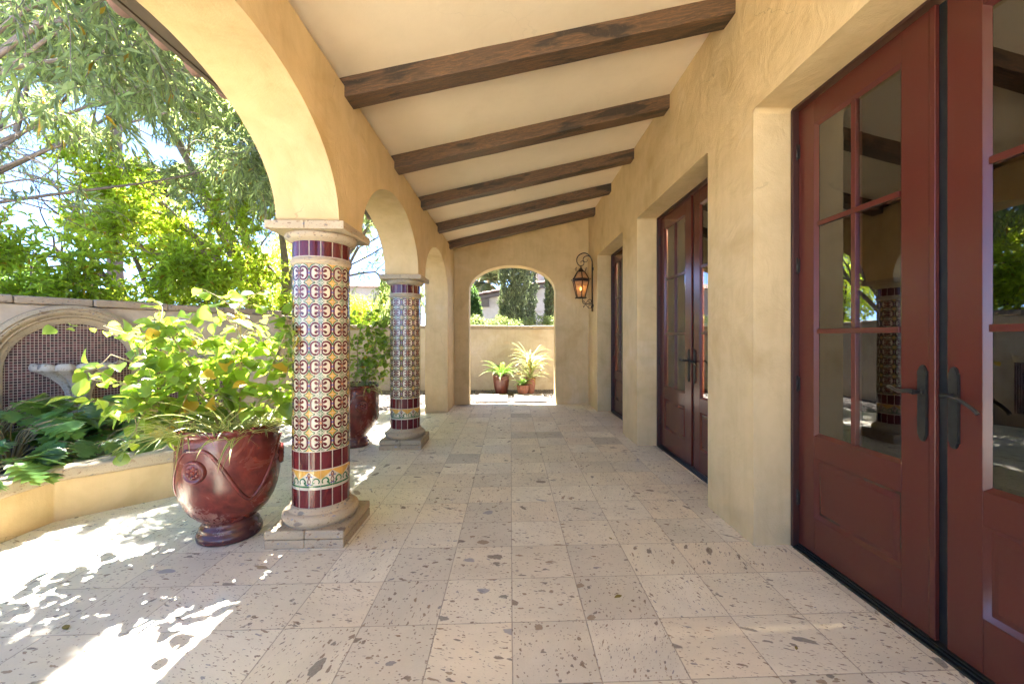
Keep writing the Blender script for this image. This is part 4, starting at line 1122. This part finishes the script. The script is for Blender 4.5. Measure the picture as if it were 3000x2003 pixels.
bush('garden_tree', 'dark leafy tree at the left edge of the far archway', 'tree', (-1.6, 15.0, 0), [((-1.62, 15, 2.2), (.62, .6, .8)), ((-1.75, 15, 3.0), (.6, .6, .55)), ((-1.4, 15.1, 2.5), (.36, .4, .5))], 9000, (.10, .05), M['dark_tree'], 'leafy trees over the garden walls')
bush('garden_tree', 'round lime green tree between the two columns', 'tree', (-5.6, 15.2, 0), [((-5.5, 15, 2.1), (.9, .8, .95)), ((-4.9, 15.2, 2.0), (.6, .7, .75)), ((-6.4, 15.3, 2.4), (.9, .8, .9))], 12000, (.10, .05), M['citrus'], 'leafy trees over the garden walls')
bush('garden_tree', 'narrow light green tree left of the farther column capital', 'tree', (-4.2, 14.2, 0), [((-4.2, 14.2, 1.8), (.42, .4, .6)), ((-4.15, 14.2, 2.6), (.38, .4, .6)), ((-4.18, 14.2, 3.2), (.28, .3, .5))], 8000, (.075, .045), M['shrub'], 'leafy trees over the garden walls')
# palms
def palm(label, x, y, h, n, L, seed, hang=.9):
    R.seed(seed); T = thing('palm_tree', label, 'palm', (x, y, 0), 0, 'palms beyond the garden'); B = Vector((x, y, 0)); mb = MB()
    pts = [(x+.02*math.sin(i), y, h*i/24) for i in range(25)]; mb.tube(pts, [.24+.025*(i % 2)-.002*i for i in range(25)], 12); mb.build('trunk', M['bark_dark'], T, B)
    Pp, Dd, Uu, Ss = [], [], [], []; mb = MB()
    for i in range(n):
        a = R.uniform(0, 2*PI); d = Vector((math.cos(a), math.sin(a), R.uniform(-.3, 1.6))).normalized(); p = B+Vector((0, 0, h)); pts = [p.copy()]; l = L*R.uniform(.8, 1.1)
        for j in range(30):
            d = (d+Vector((0, 0, -.055*hang))).normalized(); p = p+d*l/30; pts.append(p.copy())
            if j < 4: continue
            sv = d.cross(Vector((0, 0, 1))).normalized()
            for s_ in (1, -1):
                for q in (0, .5):
                    Pp.append(tuple(p-d*l/30*q)); Dd.append(tuple(sv*s_+d*.7+Vector((0, 0, -.35)))); Uu.append((0, 0, 1)); Ss.append(.55*math.sin(PI*min(1, .2+j/34.))*R.uniform(.8, 1.1))
        mb.tube(pts[::3], .02, 4, 0, cap=False)
    mb.build('frond_ribs', M['stem'], T, B); s = np.array(Ss)
    V, F = inst(LEAF4[0], LEAF4[1], np.array(Pp), np.array(Dd), np.array(Uu), s, np.full(len(s), .05)); npmesh('fronds', V, F, M['palm'], T, B)
palm('feathery palm behind the tiled roof in the far archway', -1.5, 30, 5.4, 44, 3.0, 41)
palm('distant palm crown above the lime citrus tree', -17.5, 21.5, 9.2, 40, 2.6, 42)
palm('tall palm trunk rising behind the citrus tree on the left', -14.8, 16.0, 12.5, 40, 3.2, 43, 1.4)
# neighbour houses
NH = thing('neighbour_house', 'pale stucco house with a sloping clay tile roof behind the cypress', 'house', (0, 24, 0)); org = NH.location.copy()
def hz(x): return 4.22+.19*x
mb = MB(); mb.prism([(-4., -.1), (3.5, -.1), (3.5, hz(2.0)), (2.0, hz(2.0)), (-4., hz(-4.))], lambda p: (p[0], 24., p[1]), lambda p: (p[0], 30., p[1])); fix_normals(mb.build('wall', M['stucco_far'], NH, org))
mb = MB(); mb.box(1.66, 6.5, 25.5, 30.5, hz(1.6)+.001, 7.5); mb.build('upper_wall', M['stucco_far'], NH, org)
mb = MB(); mb.box(.75, 1.55, 25.0, 25.4, 4.3, 6.8); mb.build('shutter_panel', M['win_wood'], NH, org)
mb = MB(); mb.box(1.22, 1.50, 24.93, 24.999, 4.6, 6.2); f_ = mb.build('window', M['white'], NH, org); mb = MB(); mb.box(1.27, 1.45, 24.92, 24.929, 4.65, 6.15); mb.build('pane', M['glass'], f_, org)
mb = MB(); mb.prism([(-4.2, hz(-4.2)-.18), (2.0, hz(2.0)-.18), (2.0, hz(2.0)+.02), (-4.2, hz(-4.2)+.02)], lambda p: (p[0], 23.62, p[1]), lambda p: (p[0], 24.0, p[1])); fix_normals(mb.build('fascia', M['fascia'], NH, org))
mb = MB(); x = -4.2
while x < 1.9:
    l = .52; N = 8
    for yy in (23.62, 23.9, 24.18, 24.46, 24.74):
        vs = [(xx, yy+.15*math.cos(PI*j/N), hz(xx)+.04+lift+.13*math.sin(PI*j/N)) for xx, lift in ((x, .05), (x+l+.06, .0)) for j in range(N+1)]
        mb.add(vs, [(j, j+1, N+2+j, N+1+j) for j in range(N)], 0, True)
    x += l
rf = mb.build('roof', M['roof_tile'], NH, org); sm = rf.modifiers.new('thick', 'SOLIDIFY'); sm.thickness = .03
for xx in (-1.65, 1.05): mb = MB(); mb.box(xx, xx+.42, 23.7, 23.999, hz(xx)-.62, hz(xx)-.16); mb.build('corbel', M['fascia'], NH, org)
mb = MB(); mb.prism([(-1.55, 0)]+[(-1.05-.5*math.cos(PI*k/12), 1.9+.5*math.sin(PI*k/12)) for k in range(13)]+[(-.55, 0)], lambda p: (p[0], 23.985, p[1]), lambda p: (p[0], 23.999, p[1])); fix_normals(mb.build('archway', M['fascia'], NH, org))
N2 = thing('neighbour_house', 'distant cream house with a low tile roof, seen between the columns', 'house', (-12, 30, 0)); org = N2.location.copy()
mb = MB(); mb.box(-15.5, -7.7, 30, 36, 0, 5.1); mb.build('wall', M['stucco_far'], N2, org)
mb = MB(); mb.prism([(-16, 5.1), (-7.3, 5.1), (-9, 5.6), (-15, 5.6)], lambda p: (p[0], 29.4 if p[1] < 5.2 else 31, p[1]), lambda p: (p[0], 36.5, p[1])); fix_normals(mb.build('roof', M['roof_tile'], N2, org))
mb = MB(); mb.box(-9.3, -8.7, 29.92, 29.999, 3.75, 4.4); w_ = mb.build('window', M['frame'], N2, org); mb = MB(); mb.box(-9.24, -8.76, 29.91, 29.919, 3.81, 4.34); mb.build('pane', M['glass'], w_, org)

# ---------------------------------------------------------------- big trees left of the porch
def V3(*a): return Vector(a)
R.seed(101)
bx, by = -5.5, 9.3
tree('lance_leaf_tree', 'tall pale-barked multi-stem tree behind the wall, left of the near column', 'tree', (bx, by, 0), [
    [.17, (bx, by, -.1), (bx, by, 1.5), (bx-.05, by, 2.4), (bx-.35, by-.1, 4.0), (bx-.7, by-.2, 5.6), (bx-.9, by-.3, 7.2)],
    [.12, (bx, by, 1.9), (bx-.4, by, 2.7), (bx-1.2, by-.2, 3.6), (bx-2.2, by-.4, 4.8), (bx-3.0, by-.6, 5.8)],
    [.11, (bx-.15, by, 2.4), (bx-.7, by+.1, 3.4), (bx-1.4, by+.1, 4.8), (bx-1.9, by, 6.4)],
    [.13, (bx+.35, by+.1, -.1), (bx+.4, by+.1, 1.6), (bx+.45, by+.15, 3.0), (bx+.25, by+.2, 4.8), (bx+.3, by+.2, 6.6)],
    [.10, (bx+.4, by+.1, 1.4), (bx+.9, by, 2.2), (bx+1.7, by-.2, 3.0), (bx+2.7, by-.4, 4.2)],
    [.10, (bx-.2, by, 2.2), (bx-1.1, by-.2, 2.9), (bx-2.3, by-.5, 3.5), (bx-3.4, by-.8, 4.2)],
    [.09, (bx-.5, by-.1, 3.6), (bx-1.4, by-.3, 5.4), (bx-2.0, by-.5, 6.8), (bx-2.4, by-.7, 8.0)],
    [.06, (bx+.4, by+.1, 1.4), (bx+1.0, by+.2, 2.2), (bx+1.6, by+.3, 2.9), (bx+2.0, by+.3, 3.6)],
    [.06, (bx+.42, by+.1, 2.0), (bx+1.2, by+.1, 3.0), (bx+1.9, by, 4.2)],
    [.09, (bx+.42, by+.12, 2.4), (bx+.8, by+.2, 3.6), (bx+1.2, by+.2, 4.8), (bx+1.5, by, 6.0)]],
    (1.25, 2, .75, .10), (.135, .022), (M['bark_pale'], M['willow']), 'narrow-leaved trees over the patio', per=3, tl=.62, droop=.55, spacing=.06, tr=(.12, .03), lims=lambda p: p.z > (2.0 if p.x > -6. else 4.1 if p.x > -7.2 else 5.3))
R.seed(77)
bx, by = -7.3, 4.7
def lim2(p):
    if p.z < 3.1 or p.x > -2.5 or p.y < 3.0: return False
    sx, sy = p.x+.175*p.z, p.y-.5*p.z  # crown cut away where its shadow would cover sunny patio, shrub and planter
    if sx > -2.15 and sy < 2.3: return False
    if sx > -3.4 and 2.3 <= sy < 3.15: return math.sin(p.x*9)*math.sin(p.z*11+p.y*5) > .72
    if p.y > 6.0: return p.z > 4.5
    if sx < -3.9: return math.sin(p.x*5.1+1.3)*math.sin(p.y*4.3)+math.sin(p.z*5.7+p.x*3) > .15
    return True
tree('lance_leaf_tree', 'near leafy tree overhanging the patio from beyond the left edge', 'tree', (bx, by, 0), [
    [.09, (bx, by, -.1), (bx+.2, by, 1.8), (bx+.7, by, 3.2), (bx+1.5, by, 4.4), (bx+2.4, by+.1, 5.4)],
    [.024, (bx+.3, by, 2.4), (bx+1.2, by+.2, 3.3), (bx+2.2, by+.5, 4.0), (bx+3.0, by+.8, 4.5)],
    [.024, (bx+.7, by, 3.2), (bx+1.6, by+.7, 4.3), (bx+2.6, by+1.2, 5.2), (bx+3.6, by+1.5, 6.0)],
    [.024, (bx+1.0, by, 3.7), (bx+2.2, by-.3, 4.3), (bx+3.3, by-.4, 5.0), (bx+4.2, by-.2, 5.7)],
    [.024, (bx+.5, by, 2.8), (bx+1.3, by+.9, 3.4), (bx+2.0, by+1.7, 3.9), (bx+2.7, by+2.3, 4.4)],
    [.024, (bx+1.2, by, 4.0), (bx+2.0, by-.6, 4.5), (bx+2.7, by-1.0, 5.2), (bx+3.4, by-1.2, 5.9)],
    [.024, (bx+1.5, by, 4.4), (bx+2.6, by+.8, 5.4), (bx+3.6, by+.9, 6.4)],
    [.024, (bx+1.2, by, 4.0), (bx+2.6, by-.6, 4.6), (bx+3.7, by-.5, 5.1), (bx+4.4, by+.2, 5.3)],
    [.04, (bx, by, 1.6), (bx-.2, by+1., 3.4), (bx-.3, by+1.8, 4.8), (bx-.2, by+2.2, 6.0)],
    [.04, (bx, by, 2.0), (bx+.1, by+1.1, 3.8), (bx+.3, by+2.0, 5.2), (bx+.5, by+2.4, 6.4)],
    [.04, (bx-.2, by+.9, 3.2), (bx-.7, by+1.5, 4.8), (bx-.9, by+1.9, 6.3)],
    [.04, (bx+.1, by+1., 3.5), (bx+.7, by+1.9, 4.7), (bx+1.2, by+2.4, 5.6)],
    [.035, (bx+.2, by+1.5, 4.5), (bx+.1, by+1.8, 5.8), (bx+.1, by+1.9, 7.1)],
    [.024, (bx+1.2, by, 4.0), (bx+2.2, by-.7, 4.6), (bx+3.0, by-1.0, 4.9), (bx+3.8, by-1.1, 5.2)],
    [.024, (bx+1.5, by, 4.4), (bx+2.6, by-.2, 5.0), (bx+3.4, by-.1, 5.6), (bx+4.0, by-.3, 5.9)],
    [.024, (bx+2.0, by, 4.9), (bx+3.2, by+.2, 5.4), (bx+4.3, by+.6, 5.7)]],
    (.95, 2, .8, .05), (.145, .025), (M['bark_pale'], M['willow']), 'narrow-leaved trees over the patio', per=3, tl=.5, droop=.8, spacing=.055, tr=(.06, .010), lims=lim2)
R.seed(55)
CT = leaf_tmpl([(0, .03), (.3, .42), (.65, .40), (1.0, .02)], .25, .25)
bx, by = -7.0, 8.5
tree('citrus_tree', 'bright lime green citrus tree behind the fountain wall', 'tree', (bx, by, 0), [
    [.10, (bx, by, -.1), (bx, by, 1.6), (bx-.2, by, 2.4), (bx-.5, by-.1, 3.4)],
    [.08, (bx, by, 1.4), (bx-.6, by-.1, 2.0), (bx-1.3, by-.2, 2.7), (bx-1.8, by-.2, 3.3)],
    [.08, (bx, by, 1.3), (bx+.4, by-.2, 1.9), (bx+.9, by-.4, 2.4), (bx+1.3, by-.4, 2.8)],
    [.07, (bx, by, 1.2), (bx-.5, by-.5, 1.7), (bx-1.0, by-1.0, 2.2), (bx-1.5, by-1.3, 2.4)],
    [.07, (bx, by, 1.2), (bx+.1, by-.6, 1.7), (bx+.2, by-1.1, 2.2), (bx+.2, by-1.3, 2.5)],
    [.07, (bx, by, 1.8), (bx-.7, by-.3, 2.6), (bx-1.0, by-.5, 3.4), (bx-1.0, by-.6, 3.9)]],
    (.62, 2, .85, .12), (.115, .042), (M['bark_dark'], M['citrus']), None, per=3, tl=.30, droop=.25, spacing=.05, tr=(.08, .03), tmpl=CT, upleaf=.5, twig_r=.0025, lims=lambda p: p.z > 1.3 and (p.x > -8.0 or p.z < 2.9-(-8.0-p.x)*.9))
bush('garden_tree', 'dark green tree at the left edge above the garden wall', 'tree', (-10.6, 8.6, 0), [((-10.9, 8.6, 2.7), (1.3, 1., .95)), ((-10.2, 8.4, 2.2), (1.0, 1., .9)), ((-11.4, 8.8, 2.9), (1.2, 1., .9)), ((-9.9, 8.2, 1.9), (1., .9, .9))], 15000, (.13, .055), M['dark_tree'], 'leafy trees over the garden walls')
bush('garden_tree', 'low lime green shrub along the top of the fountain wall, far left', 'tree', (-7.4, 5.7, 0), [((-7.7, 5.0, 1.8), (.6, .5, .50)), ((-7.2, 5.8, 1.85), (.7, .5, .55)), ((-6.7, 6.6, 1.8), (.7, .5, .55)), ((-8.1, 4.4, 1.9), (.6, .5, .6))], 6500, (.12, .045), M['citrus'], 'leafy trees over the garden walls')
bush('garden_tree', 'leafy tree outside the far side of the house, seen through the door glass', 'tree', (8.6, 5.0, 0), [((8.8, 2.+1.5*k, 1.6+(k % 2)*1.2), (1.3, 1.3, 1.5)) for k in range(6)]+[((9.2, 3.+2.*k, 3.8), (1.3, 1.5, 1.2)) for k in range(4)], 11000, (.17, .08), M['citrus'], 'leafy trees over the garden walls')
bush('garden_tree', 'row of lime green foliage just behind the wall, between citrus trunk and pale trunks', 'tree', (-5.8, 8.0, 0), [((-6.4, 7.3, 1.95), (.6, .5, .6)), ((-5.9, 7.9, 2.05), (.6, .5, .7)), ((-5.4, 8.6, 2.0), (.5, .5, .7)), ((-5.0, 9.3, 2.0), (.4, .5, .6)), ((-6.1, 8.4, 2.5), (.6, .5, .5))], 7500, (.11, .045), M['citrus'], 'leafy trees over the garden walls')
bush('garden_tree', 'leafy tree beyond the wall, hidden behind the near column and mirrored in the door glass', 'tree', (-6.4, 12.9, 0), [((-6.2, 12.8, 2.6), (.9, 1., 1.1)), ((-6.9, 13.3, 3.6), (1., 1., 1.1)), ((-6.2, 12.3, 4.0), (.7, .8, .8)), ((-7.4, 14.0, 3.0), (1., 1., 1.2))], 9000, (.12, .05), M['citrus'], 'leafy trees over the garden walls')
# fallen leaves on the floor
FL = leaf_tmpl([(0, .03), (.25, .2), (.55, .26), (.85, .14), (1., .01)], .08, .07, .02)
for lb, x, y, s, a in (('dry yellow leaf lying on the floor in front of the first pier', .62, 2.42, .055, .4), ('tiny brown leaf on the floor near the middle doors', .78, 3.12, .035, 2.1), ('dry leaf on the sunny patio left of the plinth', -2.35, 2.28, .06, 2.6), ('small green leaf on the floor below the near doors', 1.42, 1.98, .03, 1.)):
    V, F = inst(FL[0], FL[1], np.array([(x, y, .004)]), np.array([(math.cos(a), math.sin(a), .09)]), np.array([(0, 0, 1.)]), np.array([s]))
    tag(npmesh('fallen_leaf', V, F, M['dry'], None, (x, y, 0), True), lb, 'leaf', 'fallen leaves on the floor')

# ---------------------------------------------------------------- light, sky, camera
w = bpy.data.worlds.new('World'); scene.world = w; w.use_nodes = True
nt = w.node_tree; nt.nodes.clear()
sky = nt.nodes.new('ShaderNodeTexSky'); sky.sky_type = 'NISHITA'; sky.sun_disc = False
sky.sun_elevation = math.asin(SUNV.z); sky.sun_rotation = math.atan2(SUNV.x, SUNV.y)
sky.altitude = 3000; sky.air_density = .36; sky.dust_density = 0.; sky.ozone_density = 3.
bg = nt.nodes.new('ShaderNodeBackground'); bg.inputs[1].default_value = .11
wo = nt.nodes.new('ShaderNodeOutputWorld')
nt.links.new(sky.outputs[0], bg.inputs[0]); nt.links.new(bg.outputs[0], wo.inputs[0])
sd = bpy.data.lights.new('sun', 'SUN'); sd.energy = 5.0; sd.angle = rad(.53); sd.color = (1, .98, .95)
so_ = bpy.data.objects.new('sun', sd); col.objects.link(so_); so_.rotation_euler = SUNV.to_track_quat('Z', 'Y').to_euler(); so_.location = (-3, 8, 20)
cd = bpy.data.cameras.new('camera'); cam = bpy.data.objects.new('camera', cd); col.objects.link(cam); scene.camera = cam
cam.location = (0, 0, 1.557); cam.rotation_euler = (PI/2, 0, -math.atan(50/1202)); cd.sensor_width = 36; cd.lens = 36*1202/3000
cd.shift_x = -.015; cd.shift_y = -.00517; cd.clip_start = .05; cd.clip_end = 800
vs_ = scene.view_settings; vs_.view_transform = 'Standard'; vs_.look = 'None'; vs_.gamma = 1; vs_.exposure = 3.95
scene.display_settings.display_device = 'sRGB'
cy = scene.cycles; cy.max_bounces = 12; cy.diffuse_bounces = 7; cy.glossy_bounces = 4; cy.transmission_bounces = 6; cy.transparent_max_bounces = 12
cy.use_denoising = True; cy.sample_clamp_indirect = 6.; cy.caustics_reflective = False; cy.caustics_refractive = False
